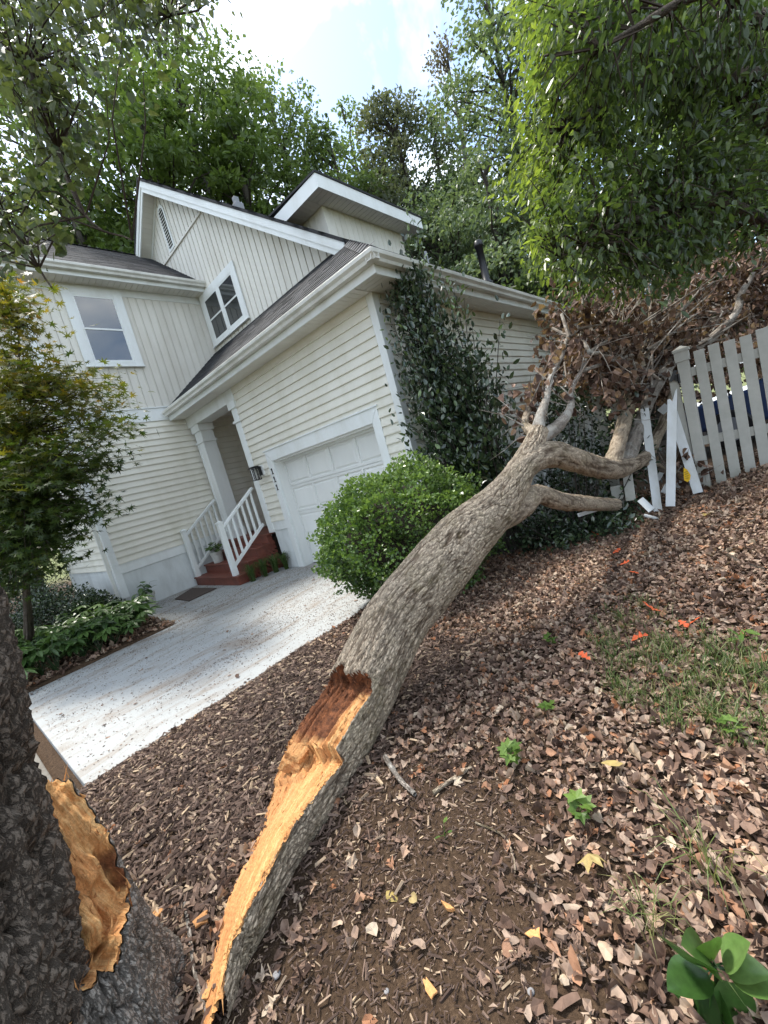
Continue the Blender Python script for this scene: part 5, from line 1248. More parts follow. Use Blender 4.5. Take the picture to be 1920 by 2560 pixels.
# potted plants
def pot(x, y, z, r, h, label, seed):
    t = thing('potted_plant', label, 'potted plant', (x, y, z))
    m = MB().lathe([(r * .72, 0), (r * .80, h * .3), (r * .9, h * .75), (r, h * .8), (r * 1.03, h), (r * .94, h), (r * .9, h * .88), (0.001, h * .88)], (x, y, z), 24)
    p = m.build('pot', M['pot'], t, smooth=False)
    for k in range(5): MB().lathe([(r * (.755 + .027 * k) + .001, h * (.12 + .12 * k)), (r * (.765 + .027 * k) + .006, h * (.14 + .12 * k)), (r * (.77 + .027 * k) + .001, h * (.17 + .12 * k))], (x, y, z), 24).build('ridge', M['pot'], p)
    MB().lathe([(r * .91, h * .885), (.001, h * .90)], (x, y, z), 20).build('soil', M['soil'], t)
    rg = np.random.default_rng(seed); n = 26; a = rg.uniform(0, 6.28, n); rr = rg.uniform(.02, r * 1.1, n); P = np.stack([x + rr * np.cos(a), y + rr * np.sin(a), z + h + rg.uniform(.02, .20, n)], 1)
    leaves('leaves', P, np.stack([np.cos(a), np.sin(a), rg.uniform(-.5, .5, n)], 1), np.stack([rg.normal(0, .3, n), rg.normal(0, .3, n), np.ones(n)], 1), rg.uniform(.09, .16, n), 'smooth', M['helle'], t, seed, width=1.1, fold=.2, curl=.3)
    m = MB()
    for q in P: m.tube([(x, y, z + h * .88), q], [.003, .002], 4, False)
    m.build('stems', M['helle'], t)
pot(-5.70, -2.12, 0.0, .155, .30, 'ribbed white pot with a small plant at the corner of the left wing', 81)
pot(-5.62, -.56, .381, .135, .25, 'white pot with dark leafy plant on the red porch steps', 82)
t = thing('doormat', 'dark brown doormat lying on the driveway before the steps', 'doormat', (-5.1, -1.45, 0))
M['mat'] = paint('brown_mat', (.075, .055, .045), .95, .4, 30, (.03, .025, .02), grain=200)
MB().prism([(-5.95, -1.16, .004), (-5.50, -1.72, .004), (-4.66, -1.76, .004), (-4.78, -1.14, .004)], (0, 0, .014)).build('mat', M['mat'], t, bevel=.004)
# liriope at the side of the steps
M['grass'] = lm('grass_blade', [(.035, .065, .015), (.065, .11, .025), (.12, .17, .05), (.24, .22, .10)], rough=.5, trans=.3, tcol=1.4)
def tuft(P0, n, ln, wd, rg, sp=.6):
    Vs, Fs, T = [], [], []
    for i in range(n):
        p = P0[rg.integers(len(P0))] + np.array([*rg.normal(0, .02, 2), 0]); a = rg.uniform(0, 6.28); o = np.array([math.cos(a), math.sin(a), 0]) * rg.uniform(.2, 1) * sp; s = np.array([-math.sin(a), math.cos(a), 0]) * wd * .5; l = ln * rg.uniform(.5, 1.2); k = len(Vs)
        q1 = p + (o * .25 + np.array([0, 0, .55])) * l; q2 = p + (o * .65 + np.array([0, 0, .78])) * l; q3 = p + (o * 1.05 + np.array([0, 0, .72 - .3 * rg.random()])) * l
        Vs += [p - s, p + s, q1 - s, q1 + s, q2 - s * .7, q2 + s * .7, q3]; Fs += [(k, k + 1, k + 3), (k, k + 3, k + 2), (k + 2, k + 3, k + 5), (k + 2, k + 5, k + 4), (k + 4, k + 5, k + 6)]; T += [rg.random()] * 7
    return np.array(Vs), np.array(Fs), np.array(T)
rg = np.random.default_rng(85)
for i, (x, y) in enumerate(((-3.98, -.75), (-3.93, -.5), (-3.86, -.28), (-3.74, -.12))):
    V_, F_, T_ = tuft(np.array([[x, y, 0.0]]), 110, .40, .010, rg)
    mknp('liriope', V_, F_, M['grass'], attrs={'tint': T_ * .5}, label='dark grassy liriope clump beside the red porch steps', cat='plant', group='liriope along the steps')

# ------------------------------------------------------------------ picket fence
def fencemat():
    m, t, b, _ = newmat('weathered_shaded_white_paint')
    z = t.nodes.new('ShaderNodeTexCoord'); sx = t.nodes.new('ShaderNodeSeparateXYZ'); t.links.new(z.outputs['Object'], sx.inputs[0])
    n = noise(t, 9, 6, .7); a = t.nodes.new('ShaderNodeMath'); a.operation = 'MULTIPLY_ADD'; t.links.new(n, a.inputs[0]); a.inputs[1].default_value = .9; t.links.new(sx.outputs[2], a.inputs[2])
    c = mix(t, ramp(t, n, [(.35, 0), (.75, .5)]), (.43, .42, .375), (.28, .275, .235))  # weathered white, darkened further to stand in for shade of the tree overhead
    c = mix(t, ramp(t, a.outputs[0], [(.55, .85), (1.25, 0.0)]), c, (.15, .15, .085))      # green grime near the soil
    t.links.new(c, b.inputs['Base Color']); b.inputs['Roughness'].default_value = .7
    bump(t, b, noise(t, 40, 4, .6, (1, 1, .15)), .3, .004)
    return m
M['fence'] = fencemat()
M['fence_new'] = paint('white_picket_back', (.68, .70, .70), .6, .25, 5, (.4, .38, .3), grain=40)
FY = 1.0
def picket(mb, x, y, z0, z1, w=.089, th=.019):
    mb.box(x - w / 2, x + w / 2, y, y + th, z0, z1); return mb
FN = thing('picket_fence', 'weathered white picket fence, toned down for tree shade, standing at the right edge', 'fence', (4.2, FY, .5))
for k in range(26):
    x = 3.14 + k * .1215
    if abs(x - 3.02) < .07: continue
    zt = 1.795 + .012 * math.sin(k * 1.7) + .02 * min(k, 6) / 6; picket(MB(), x, FY - .02, gz1(x, FY) - .03, zt).build('picket', M['fence'], FN, bevel=.003)
for z in (1.60, 0.86): MB().box(2.99, 6.3, FY + .0005, FY + .04, z - .045, z + .045).build('rail', M['fence'], FN, bevel=.003)
def post(x, y, z1, parent, lean=0):
    p = MB().box(x - .05, x + .05, y - .045, y + .055, gz1(x, y) - .05, z1).build('post', M['fence'], parent, bevel=.004)
    m = MB(); m.box(x - .062, x + .062, y - .057, y + .067, z1 - .13, z1 - .03); m.box(x - .072, x + .072, y - .067, y + .077, z1 - .03, z1)
    m.add([(x - .066, y - .061, z1), (x + .066, y - .061, z1), (x + .066, y + .071, z1), (x - .066, y + .071, z1), (x, y + .005, z1 + .035)], [(0, 1, 4), (1, 2, 4), (2, 3, 4), (3, 0, 4)])
    m.build('post_cap', M['fence'], p, bevel=.003)
post(3.00, FY - .03, 1.86, FN)
GT = thing('fence_gate', 'broken gate piece with a grey picket hanging from the fence post', 'gate', (2.9, FY, .3))
MB().prism([(2.935, .955, 1.62), (2.855, .955, 1.70), (2.86, .945, .35), (2.95, .945, .35)], (0, .019, 0)).build('picket', M['fence'], GT)
m = MB(); m.bar((2.93, .94, 1.66), (2.87, .93, 1.56), .02, .03); m.bar((2.90, .935, 1.60), (2.96, .935, 1.55), .018, .05); m.tube([(2.945, .93, 1.62), (2.945, .93, 1.52)], .014, 8); m.build('hinge', M['black'], GT)
F2 = thing('picket_fence', 'remains of the white picket fence behind the fallen limbs', 'fence', (1.4, FY, .2), None)
post(2.10, FY + .1, 1.84, F2)
for k in range(15):
    x = .25 + k * .1215; lean = .02 * math.sin(k * 2.2)
    zt = 1.55 if x < 1.9 else 1.7
    picket(MB(), x, FY + .08 + lean, gz1(x, FY) - .03, zt - .15 * abs(math.sin(k * 1.3))).build('picket', M['fence_new'], F2, bevel=.002)
picket(MB(), 2.28, FY + .06, 1.0, 1.79, .089).build('picket', M['fence'], F2)
for z in (.55, 1.35): MB().box(.05, 2.1, FY + .115, FY + .15, z - .04, z + .04).build('rail', M['fence_new'], F2)
def loose(label, a, b, w, name='broken_picket', mat='fence_new', th=.019, face=None, jag=False, group=None):
    a = Vector(a); b = Vector(b); t = (b - a).normalized(); f = Vector(face) if face else Vector((CAM - np.array((a + b) / 2))); f = (f - t * f.dot(t)).normalized(); s = t.cross(f)
    q = [a - s * w / 2, a + s * w / 2, b + s * w / 2, b - s * w / 2]
    if jag: q = [a - s * w / 2, a + s * w / 2, b + s * w / 2 + t * .13, b + s * w * .28 + t * .10, b + s * w * .02 - t * .01, b - s * w * .2 + t * .02, b - s * w / 2 + t * .02]
    return MB().prism(q, f * th).build(name, M[mat], label=label, cat='picket', bevel=.002, group=group)
A_ = lambda u, v, d: at(1300 + u * .37372, 700 + v * .37372, d)     # zoom coordinates of the fence corner
loose('white loose picket leaning upright left of the fallen limb end', A_(925, 1565, 4.55), A_(832, 862, 4.75), .085)
loose('snapped white picket standing upright with jagged top', A_(1006, 1515, 4.40), A_(1018, 810, 4.44), .085, jag=True)
loose('white picket tilted with its muddy foot to the right', A_(1192, 1425, 4.42), A_(1015, 870, 4.52), .089)
loose('grey fence post stub standing under the fallen limb', A_(742, 1478, 4.75), A_(712, 1250, 4.85), .10, name='post_stub', mat='fence')
loose('muddy picket stub low behind the leaning picket', A_(660, 1470, 4.85), A_(640, 1380, 4.9), .12, mat='fence')
loose('long fallen white rail lying in the ivy below the limbs', A_(385, 1575, 4.35), A_(660, 1490, 4.55), .04, name='fallen_rail')
loose('short white board lying flat on the leaves by the broken pickets', A_(828, 1578, 4.38), A_(955, 1612, 4.30), .05, face=(0, 0, 1))
loose('split white block of wood lying at the foot of the leaning picket', A_(808, 1470, 4.5), A_(885, 1545, 4.42), .07, th=.05)
loose('small white picket scrap lying behind the snapped picket', A_(920, 1340, 4.9), A_(945, 1290, 4.9), .05)
loose('white diagonal scrap between the two standing broken pickets', A_(955, 1425, 4.8), A_(985, 1370, 4.8), .05)
loose('diagonal white scrap right of the snapped picket foot', A_(1045, 1400, 4.8), A_(1075, 1345, 4.8), .05)
loose('bright white picket end poking out behind the limb', A_(945, 850, 4.9), A_(985, 880, 4.85), .10)
# yellow tag hanging on a twig in front of the tilted picket
M['yellow'] = paint('yellow_tag', (.72, .42, .01), .5, .1)
tg = thing('tag', 'yellow printed tag hanging on a twig before the tilted picket', 'tag', tuple(A_(1115, 1300, 4.42)))
tp = [A_(u, v, 4.42) for u, v in ((1095, 1255), (1118, 1268), (1142, 1305), (1138, 1335), (1122, 1352), (1098, 1340), (1094, 1300))]
fv = Vector(unit(CAM - tp[0]))
MB().prism([Vector(p) for p in tp], fv * .002).build('plate', M['yellow'], tg)
m = MB()
for k in range(4):
    a = Vector(A_(1101 + 2 * k, 1288 + 13 * k, 4.414)); b = Vector(A_(1120 + 4 * k, 1278 + 15 * k, 4.414)); m.bar(a, b, .003, .004, fv)
m.build('print', M['black'], tg)
# blue car beyond the fence
CR = thing('car', 'dark blue car parked behind the picket fence', 'car', (4.4, 5.4, .1))
def carpaint():
    m, t, b, _ = newmat('blue_car_paint'); b.inputs['Base Color'].default_value = (.012, .035, .11, 1); b.inputs['Roughness'].default_value = .3; b.inputs['Coat Weight'].default_value = 1.0; b.inputs['Coat Roughness'].default_value = .05
    return m
M['car'] = carpaint()
cx0, cyc, cz = 2.3, 5.3, gz1(4, 5.3)
side = [(0, .35), (.05, .62), (.25, .78), (1.15, .90), (1.85, 1.38), (2.2, 1.45), (3.1, 1.42), (3.75, 1.02), (4.35, .95), (4.45, .7), (4.45, .35)]
MB().prism([(cx0 + x, cyc - .85, cz + z) for x, z in side], (0, 1.7, 0)).build('body', M['car'], CR, bevel=.05)
for yy in (cyc - .862, cyc + .856):
    MB().prism([(cx0 + 1.32, yy, cz + .95), (cx0 + 1.92, yy, cz + 1.33), (cx0 + 2.35, yy, cz + 1.36), (cx0 + 2.35, yy, cz + .95)], (0, .006, 0)).build('window', M['glass'], CR)
    MB().prism([(cx0 + 2.42, yy, cz + .95), (cx0 + 2.42, yy, cz + 1.36), (cx0 + 3.05, yy, cz + 1.34), (cx0 + 3.5, yy, cz + 1.02)], (0, .006, 0)).build('window', M['glass'], CR)
MB().prism([(cx0 + 1.22, cyc - .72, cz + .955), (cx0 + 1.82, cyc - .66, cz + 1.375), (cx0 + 1.82, cyc + .66, cz + 1.375), (cx0 + 1.22, cyc + .72, cz + .955)], (-.008, 0, .008)).build('windscreen', M['glass'], CR)
for wx in (.85, 3.55):
    for yy in (cyc - .9, cyc + .7):
        w = MB().tube([(cx0 + wx, yy, cz + .32), (cx0 + wx, yy + .2, cz + .32)], .32, 24).build('wheel', M['black'], CR, bevel=.03)
        MB().tube([(cx0 + wx, yy - .005, cz + .32), (cx0 + wx, yy + .205, cz + .32)], .2, 18).build('rim', M['grey_metal'], w)
for yy in (cyc - .75, cyc + .45): MB().box(cx0 - .01, cx0 + .12, yy, yy + .3, cz + .62, cz + .74).build('headlight', M['pot'], CR, bevel=.02)
# ------------------------------------------------------------------ leaf litter, chips, twigs
M['litter'] = leafmat('dry_oak_leaves', [(0, (.058, .034, .025)), (.25, (.14, .086, .062)), (.5, (.245, .160, .118)), (.74, (.38, .28, .21)), (.80, (.45, .35, .265)), (.88, (.31, .13, .06)), (1, (.53, .43, .32))], .75, .10, .9, .25)
M['chip'] = leafmat('wood_chips', [(0, (.055, .036, .028)), (.45, (.125, .082, .062)), (.8, (.22, .155, .12)), (1, (.50, .37, .24))], .85, 0, 1, .2)
rg = np.random.default_rng(91)
def chipzone(x, y):
    """1 where bare mulch shows: a fan near the camera's lower left and along the driveway edge"""
    P = np.stack([x * .9, y * .9, x * 0], 1); n = fbm(P * 1.6, 3, 92) - .5
    a = sstep(1.25, .55, np.hypot((x - 2.25) / .82, (y + 3.95) / .95) + .55 * n)
    b = sstep(-1.6, -2.6, y + .7 * n) * sstep(2.15, 1.75, x + .5 * n - .10 * (y + 3))
    return np.clip(np.maximum(a, b), 0, 1)
def scatter(n, x0, x1, y0, y1, dens):
    out = []
    while sum(map(len, out)) < n:
        x = rg.uniform(x0, x1, n); y = rg.uniform(y0, y1, n); k = rg.random(n) < dens(x, y); out.append(np.stack([x[k], y[k]], 1))
    return np.concatenate(out)[:n]
def lay(n, xy, shape, smin, smax, lift, tilt, **la):
    z = gz(xy[:, 0], xy[:, 1]) + lift * rg.random(n); a = rg.uniform(0, 6.283, n); P = np.stack([xy[:, 0], xy[:, 1], z], 1)
    ax = np.stack([np.cos(a), np.sin(a), rg.normal(0, tilt, n)], 1); nr = np.stack([rg.normal(0, tilt, n), rg.normal(0, tilt, n), np.ones(n)], 1)
    size = rg.uniform(smin, smax, n); P = P - unit(ax) * size[:, None] * .5
    V, F, T = leaf_arrays(P, ax, nr, size, shape, rg, **la)
    V = V + rg.normal(0, .075, V.shape) * np.repeat(size, len(V) // n)[:, None]
    V[:, 2] = np.maximum(V[:, 2], np.repeat(z - lift * .2 - .004, len(V) // n))
    return V, F, T
ld = lambda x, y: np.clip((1 - .975 * chipzone(x, y)) * sstep(.0, .5, x + .3), .0, 1) * np.where(y > 1.2, .5, 1) * np.where(x > 4.4, .5, 1)
nb, no = 54000, 9000
near = lambda x, y: ld(x, y)
p1 = lay(nb, scatter(nb, .03, 5.2, -4.7, 2.4, near), 'litter', .022, .052, .024, .20, fold=.5, curl=.38, cross=.75)
p2 = lay(no, scatter(no, .03, 5.0, -4.7, 1.6, near), 'oak', .03, .070, .028, .22, fold=.45, curl=.40, cross=.6)
bed = scatter(2600, -6.2, -3.42, -4.6, -2.4, lambda x, y: np.ones_like(x)); p3 = lay(2600, bed, 'litter', .04, .09, .02, .3, fold=.5, curl=.35, cross=.9)
sp = scatter(900, .02, 2.4, -4.6, -3.0, lambda x, y: .2 + .8 * chipzone(x, y)); p4 = lay(900, sp, 'oak', .04, .07, .015, .25, fold=.4, curl=.3, cross=.4)
p5 = lay(26000, scatter(26000, .03, 4.6, -4.7, 1.6, near), 'quad', .008, .026, .030, .4, width=1.2, fold=.5, curl=.4)
p6 = lay(3500, scatter(3500, 2.3, 5.0, -5.8, -4.7, lambda x, y: np.ones_like(x)), 'litter', .022, .052, .024, .20, fold=.5, curl=.38, cross=.75)
V_, F_, T_ = join_arrays([p1, p2, p3, p4, p5, p6])
mknp('leaf_litter', V_, F_, M['litter'], attrs={'tint': T_}, kind='stuff', label='brown and grey dry leaves covering the slope', cat='leaf litter')
def chips(n, xy, lmin, lmax, wr, lift):
    z = gz(xy[:, 0], xy[:, 1]) + lift * rg.random(n) + .002; a = rg.uniform(0, 6.283, n); ax = unit(np.stack([np.cos(a), np.sin(a), rg.normal(0, .15, n)], 1)); s = unit(np.cross(np.array([0, 0, 1.0]) + rg.normal(0, .3, (n, 3)), ax)); v = np.cross(ax, s)
    l = rg.uniform(lmin, lmax, n) ** 1.0; w = l * rg.uniform(.5, 1.4, n) * wr; P = np.stack([xy[:, 0], xy[:, 1], z], 1)[:, None]
    c = np.array([(-.5, -.5, 0), (.5, -.35, 0), (.45, .4, 0), (-.5, .5, 0), (-.4, 0, .55), (.4, 0, .5)])
    V = P + c[None, :, :1] * (ax * l[:, None])[:, None] + c[None, :, 1:2] * (s * w[:, None])[:, None] + c[None, :, 2:] * (v * w[:, None])[:, None]
    f = np.array([(0, 1, 5), (0, 5, 4), (2, 3, 4), (2, 4, 5), (0, 4, 3), (1, 2, 5)]); F = (np.arange(n)[:, None, None] * 6 + f).reshape(-1, 3)
    return V.reshape(-1, 3), F, np.repeat(rg.random(n) ** 1.15, 6)
cz_ = lambda x, y: np.clip(chipzone(x, y) + .12, 0, 1)
nc = 33000
V_, F_, T_ = join_arrays([chips(nc, scatter(nc, .0, 4.2, -4.75, -2.4, cz_), .005, .021, .28, .010), chips(2500, scatter(2500, .0, 4.0, -4.7, -2.6, cz_), .02, .05, .18, .012), chips(1600, np.stack([.03 - .30 * rg.random(1600) ** 2.2, rg.uniform(-4.3, -1.6, 1600)], 1), .012, .045, .25, .006), chips(17000, scatter(17000, .0, 2.3, -4.7, -1.7, lambda x, y: np.clip(sstep(2.2, 1.7, x) * chipzone(x, y), 0, 1)), .018, .058, .26, .022)])
mknp('mulch_chips', V_, F_, M['chip'], attrs={'tint': T_}, kind='stuff', label='dark brown bark mulch chips on bare soil', cat='mulch')
# small debris blown over the driveway
n = 15000; xy = scatter(n, -6.0, .0, -4.35, -.05, lambda x, y: np.where((x < -3.4) & (y < -2.5), 0, .35 + .65 * (fbm(np.stack([x * 1.2, y * .6, x * 0], 1), 3, 95) > .5)))
a = rg.uniform(0, 6.283, n); P = np.stack([xy[:, 0], xy[:, 1], np.full(n, .003)], 1); ax = np.stack([np.cos(a), np.sin(a), np.full(n, .05)], 1)
q1 = leaf_arrays(P, ax, np.tile([0, 0, 1.0], (n, 1)) + rg.normal(0, .2, (n, 3)), rg.uniform(.008, .026, n), 'quad', rg, width=.8, tint=rg.random(n) * .55)
xy = scatter(60, -4.5, .0, -4.3, -.5, lambda x, y: np.where((x < -3.3) & (y < -2.5), 0, 1.0)); a = rg.uniform(0, 6.28, 60)
q2 = leaf_arrays(np.stack([xy[:, 0], xy[:, 1], np.full(60, .006)], 1), np.stack([np.cos(a), np.sin(a), np.full(60, .02)], 1), np.tile([0, 0, 1.0], (60, 1)), rg.uniform(.03, .06, 60), 'litter', rg, fold=.3, curl=.2, cross=.4, tint=rg.random(60) * .6)
V_, F_, T_ = join_arrays([q1, q2])
mknp('driveway_debris', V_, F_, M['litter'], attrs={'tint': T_}, kind='stuff', label='small dark leaf bits scattered over the pale driveway', cat='debris')
# thin grass in the leaves on the right
gp = poly_sample([(1450, 1500), (1560, 1480), (1700, 1560), (1960, 1640), (1960, 1880), (1800, 1880), (1620, 1800), (1500, 1720), (1480, 1600)], 150, rg)
def ground_pts(uv):
    uv = np.asarray(uv, float); d = (uv[:, :1] - 960) / FPX * RIGHT + (uv[:, 1:] - 1280) / FPX * DOWN + FWD; t = np.ones(len(uv))
    for _ in range(40):
        p = CAM + d * t[:, None]; t = t + (p[:, 2] - gz(p[:, 0], p[:, 1])) / (-d[:, 2] + .15)
    p = CAM + d * t[:, None]; p[:, 2] = gz(p[:, 0], p[:, 1]); return p
_gc = {}
def ground_pt(u, v):
    return ground_pts(np.array([[u, v]]))[0]
gpt = ground_pts(gp)
V_, F_, T_ = tuft(gpt, 1900, .10, .0028, rg, 1.1)
mknp('grass', V_, F_, M['grass'], attrs={'tint': T_}, kind='stuff', label='thin sparse grass growing through the dry leaves', cat='grass')
for uv_, n, ln in (((1640, 2330), 26, .16), ((1780, 2200), 30, .2)):
    V_, F_, T_ = tuft(np.array([ground_pt(*uv_)]), n, ln, .003, rg, 1.2); mknp('dry_grass', V_, F_, M['grass'], attrs={'tint': .6 + .4 * T_}, kind='stuff', label='dry straw coloured grass wisps in the leaves', cat='grass')
# evergreen sprigs lying on the soil under the lower limb
rg3 = np.random.default_rng(97); iv = ground_pts(poly_sample([(1290, 1300), (1400, 1280), (1560, 1290), (1580, 1335), (1450, 1372), (1310, 1392)], 85, rg3)); IV = thing('evergreen_sprigs', 'dark green leafy sprigs on the ground under the lower fallen limb', 'plant', tuple(iv[0]))
P = np.repeat(iv, 26, 0) + rg3.normal(0, 1, (85 * 26, 3)) * np.array([.10, .10, .07]); P[:, 2] = np.maximum(P[:, 2], gz(P[:, 0], P[:, 1])) + .02 + .10 * rg3.random(len(P))
leaves('leaves', P, rdir(len(P), rg3), unit(np.array([0, 0, 1.0]) + rg3.normal(0, .7, P.shape)), rg3.uniform(.04, .08, len(P)), 'ellip', M['cam'], IV, 98, width=1.05, fold=.2, curl=.15, tint=np.clip(rg3.normal(.4, .2, len(P)), 0, .85))
m = MB()
for i in range(45): m.tube([iv[i] + np.array([0, 0, .01]), iv[i] + rg3.normal(0, .12, 3) * np.array([1, 1, .3]) + np.array([0, 0, .12])], [.004, .002], 4, False)
m.build('stems', M['bark_far'], IV, kind='stuff')
# seedlings
M['seed'] = lm('seedling_leaf', [(.08, .145, .03), (.12, .20, .04), (.17, .26, .06)], rough=.4, trans=.4, tcol=1.3)
def seedling(u, v, label, n, size, shape, seed, h=.05, mat='seed', width=1.0):
    p = ground_pt(u, v); t = thing('seedling', label, 'seedling', tuple(p)); rg = np.random.default_rng(seed); m = MB(); a = np.linspace(0, 6.28, n, endpoint=False) + rg.uniform(-.4, .4, n)
    top = p + np.array([0, 0, h]); m.tube([p - np.array([0, 0, .01]), top], [.002, .0015], 5, False)
    P = np.stack([top[0] + np.cos(a) * .015, top[1] + np.sin(a) * .015, top[2] + rg.uniform(-.015, .03, n)], 1)
    for q in P: m.tube([top - np.array([0, 0, .01]), q], [.0015, .001], 4, False)
    m.build('stem', M[mat], t)
    leaves('leaves', P, np.stack([np.cos(a), np.sin(a), rg.uniform(-.15, .35, n)], 1), np.stack([rg.normal(0, .2, n), rg.normal(0, .2, n), np.ones(n)], 1), size * rg.uniform(.7, 1.15, n), shape, M[mat], t, seed, fold=.15, curl=.2, width=width)
seedling(1285, 1915, 'bright green lobed seedling in the middle of the dry leaves', 7, .05, 'palmb', 101, .06)
seedling(1458, 2055, 'bright green seedling with five leaves right of the torn trunk', 6, .042, 'palmb', 102, .05)
seedling(1375, 1790, 'small bright green seedling up the slope below the trunk', 4, .042, 'palmb', 103, .05)
seedling(1835, 1850, 'little green seedling near the right edge in the grass', 4, .04, 'palmb', 104, .05)
seedling(1380, 1613, 'tiny pale green seedling beside the dark leaves', 4, .04, 'palmb', 105, .03)
seedling(1115, 2100, 'tiny green sprout on the bare mulch', 3, .03, 'ellip', 106, .03)
seedling(1860, 1610, 'fern like green weed at the right edge', 8, .06, 'ellip', 107, .04)
# leafy sprout at the lower right corner
SPR = thing('leafy_sprout', 'large glossy green leaves of a sprout at the lower right corner', 'plant', tuple(ground_pt(1830, 2540)))
M['sprout'] = lm('sprout_leaf', [(.018, .055, .014), (.04, .095, .02), (.09, .17, .04), (.17, .26, .09)], rough=.3, trans=.3, tcol=1.3, spec=.5)
p0 = ground_pt(1800, 2500); hub = at(1800, 2480, .93); hub[2] = max(hub[2], p0[2] + .10)
rg2 = np.random.default_rng(111); L_, tips = [], [(1690, 2430, .2), (1720, 2570, .1), (1735, 2375, .55), (1775, 2365, .6), (1880, 2390, .75), (1900, 2440, .85), (1850, 2570, .4), (1790, 2600, .3), (1700, 2480, .25), (1930, 2480, .7)]
m = MB()
for u, v, tn in tips:
    q = at(u, v, .90 + rg2.uniform(-.03, .03)); dvec = q - hub; l = np.linalg.norm(dvec); s = hub + dvec * .22
    L_.append(leaf_arrays(s[None], unit(dvec[None] + np.array([0, 0, .02])), np.array([[0, 0, 1.0]]) + rg2.normal(0, .25, (1, 3)), max(.085, min(l * 1.05, .15)), 'smooth', rg2, width=1.25, fold=.2, curl=.15, tint=np.array([tn])))
    m.tube([hub, s], [.0025, .002], 5, False)
m.tube([p0, hub], [.005, .003], 6, False)
m.build('stem', M['sprout'], SPR)
for V1, F1, T1 in L_: mknp('leaf', V1, F1, M['sprout'], SPR, smooth=True, attrs={'tint': T1 + .25 * (fbm(V1 * 40, 3, 5) - .5)})
# sticks
def stick(label, nodes, r, mat='bark_pale', name='stick'):
    N = []
    for k, (u, v) in enumerate(nodes):
        p = ground_pt(u, v); N.append((p[0], p[1], p[2] + r * .9 + .006, r * (1 - .5 * k / len(nodes))))
    o = limb(name, N, M[mat], None, 8, 6 * len(N), len(label), 60, .0015); prep(o, None, label, 'stick'); return o
stick('long thin grey stick between the stump and the torn trunk tip', [(465, 2265), (478, 2350), (490, 2440), (522, 2550)], .0075)
stick('grey forked stick on the leaves right of the torn trunk', [(1085, 1990), (1120, 1965), (1180, 1925)], .010, 'bark')
stick('mossy grey branch piece running from under the trunk', [(965, 1900), (1000, 1955), (1040, 1995)], .014)
stick('thin curved twig on the leaves below the seedling', [(1190, 2062), (1260, 2095), (1285, 2150), (1290, 2190)], .004, 'bark')
stick('dark fallen twig in the leaves near the fence', [(1810, 1385), (1850, 1410), (1915, 1430)], .012, 'bark_dark')
stick('dark stick lying near the right edge below the fence', [(1840, 1335), (1880, 1310), (1915, 1285)], .012, 'bark_dark')
stick('thin twig on the driveway near the doormat', [(590, 1605), (625, 1592), (650, 1588)], .006, 'bark_dark')
# torn wood fragments and odd leaves
def fragment(label, u, v, s, seed, rotv=.15, name='wood_fragment', mat='wood', th=.25):
    rg = np.random.default_rng(seed); p = ground_pt(u, v); n = 9; a = np.sort(rg.uniform(0, 6.28, n)); r = s * rg.uniform(.55, 1.1, n); tl = rg.normal(0, .25, 2)
    z = lambda x, y: p[2] + .008 + s * th * .5 + tl[0] * x + tl[1] * y
    q = [(p[0] + r[k] * math.cos(a[k]), p[1] + r[k] * .75 * math.sin(a[k]), z(r[k] * math.cos(a[k]), r[k] * .75 * math.sin(a[k])) + rg.normal(0, s * .05)) for k in range(n)]
    o = MB().prism(q, (0, 0, s * th)).build(name, M[mat], label=label, cat='wood piece' if mat == 'wood' else 'leaf', bevel=.003)
    if mat == 'wood': o.data.attributes.new('rot', 'FLOAT', 'POINT').data.foreach_set('value', np.full(len(o.data.vertices), rotv, np.float32))
    else: o.data.attributes.new('tint', 'FLOAT', 'POINT').data.foreach_set('value', np.full(len(o.data.vertices), rotv, np.float32))
fragment('large orange piece of torn wood beside the stump', 392, 2310, .055, 121, .38)
fragment('pale yellow splintered wood piece beside the stump', 408, 2362, .042, 122, .0)
fragment('reddish rotten wood lump left of the trunk tip', 505, 2305, .04, 123, .42)
fragment('small orange wood chip at the tip of the torn trunk', 520, 2490, .03, 124, .1)
fragment('orange brown wood lump near the dark stump side', 440, 2390, .03, 125, .5)
fragment('pale crumbly wood lump on the bare mulch', 1122, 2278, .024, 126, .0, th=.5)
fragment('long pale wood sliver standing out on the mulch', 1338, 2345, .03, 127, .0, th=.15)
fragment('pale wood chunk on the mulch at the bottom', 1080, 2483, .026, 128, .0)
M['orange'] = lm('orange_paint_leaf', [(.55, .09, .03), (.65, .12, .04)], rough=.6, trans=.1, tcol=.8)
M['yl'] = lm('yellow_leaf', [(.40, .31, .15), (.42, .31, .09)], rough=.6, trans=.2, tcol=1.0)
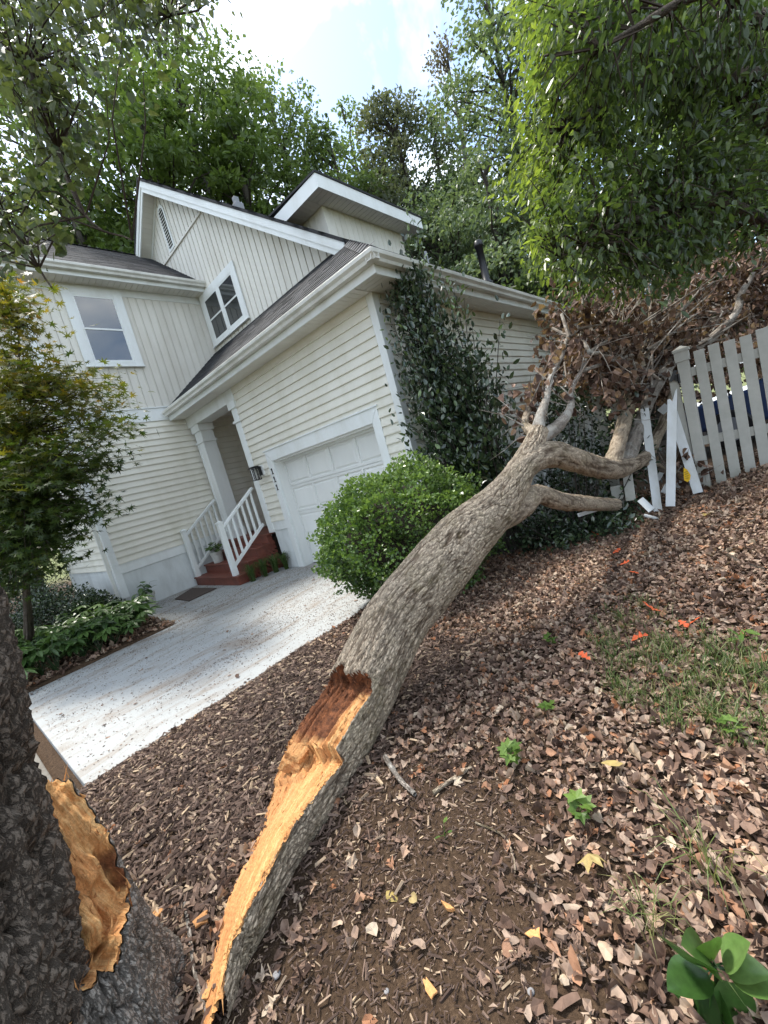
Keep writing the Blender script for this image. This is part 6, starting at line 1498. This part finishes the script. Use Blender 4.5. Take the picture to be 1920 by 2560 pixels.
def oneleaf(label, u, v, size, mat, seed, shape='oak', lift=.045):
    rg = np.random.default_rng(seed); p = ground_pt(u, v) + np.array([0, 0, lift]); a = rg.uniform(0, 6.28)
    V_, F_, T_ = leaf_arrays(p[None], np.array([[math.cos(a), math.sin(a), .15]]), np.array([[*rg.normal(0, .3, 2), 1.0]]), size, shape, rg, fold=.3, curl=.3, cross=.3)
    mknp('fallen_leaf', V_, F_, M[mat], attrs={'tint': T_}, label=label, cat='leaf')
for i, (u, v, s, lb) in enumerate(((1490, 1325, .12, 'bright orange sprayed leaf cluster under the limbs'), (1500, 1345, .10, 'bright orange leaf lying just below the orange cluster'), (1535, 1395, .08, 'orange marked leaf a little down the slope'), (1552, 1425, .09, 'orange red leaf in line below the fallen limbs'), (1575, 1443, .07, 'orange leaf with pale edge near the trail of orange'), (1655, 1545, .09, 'bright orange leaf at the top of the grass patch'), (1718, 1585, .10, 'bright orange curled leaf right of the grass'), (1700, 1570, .07, 'small orange leaf beside the curled one'), (1625, 1607, .08, 'orange leaf among the grass blades'), (1480, 1668, .08, 'rusty orange leaf below the grass patch'))):
    oneleaf(lb, u, v, s, 'orange', 130 + i)
oneleaf('pointed tan leaf lying flat on the bare mulch', 968, 2235, .05, 'yl', 150, 'smooth', .012)
oneleaf('second pointed tan leaf right of the first on the mulch', 1045, 2262, .045, 'yl', 151, 'smooth', .012)
oneleaf('yellow leaf on the leaves below the broken pickets', 1763, 1302, .11, 'yl', 152)
oneleaf('yellowish maple leaf near the second seedling', 1478, 2165, .055, 'yl', 153, 'palmb')
oneleaf('pale yellow leaf on the leaves above the lobed seedling', 1565, 1935, .08, 'yl', 154, 'ellip')
oneleaf('pale leaf on the driveway edge near the joint', 700, 1572, .10, 'yl', 155, 'oak', .01)
fragment('smooth grey stone on the mulch', 1330, 2480, .018, 160, .0, 'stone', 'pot', .5) if False else None
M['stone'] = paint('grey_stone', (.26, .25, .25), .8, .2, 20)
def stone(label, u, v, s):
    p = ground_pt(u, v); m = MB().lathe([(.001, 0), (s * .8, s * .1), (s, s * .35), (s * .75, s * .6), (.001, s * .7)], (p[0], p[1], p[2]), 9); m.build('stone', M['stone'], smooth=True, label=label, cat='stone')
stone('small grey stone on the bare mulch at the bottom', 1328, 2482, .010); stone('bluish grey pebble on the mulch below the trunk', 967, 2480, .008); stone('rough grey stone beside the torn trunk strip', 692, 2440, .014); stone('round tan stone near the stump', 230, 2112, .022)
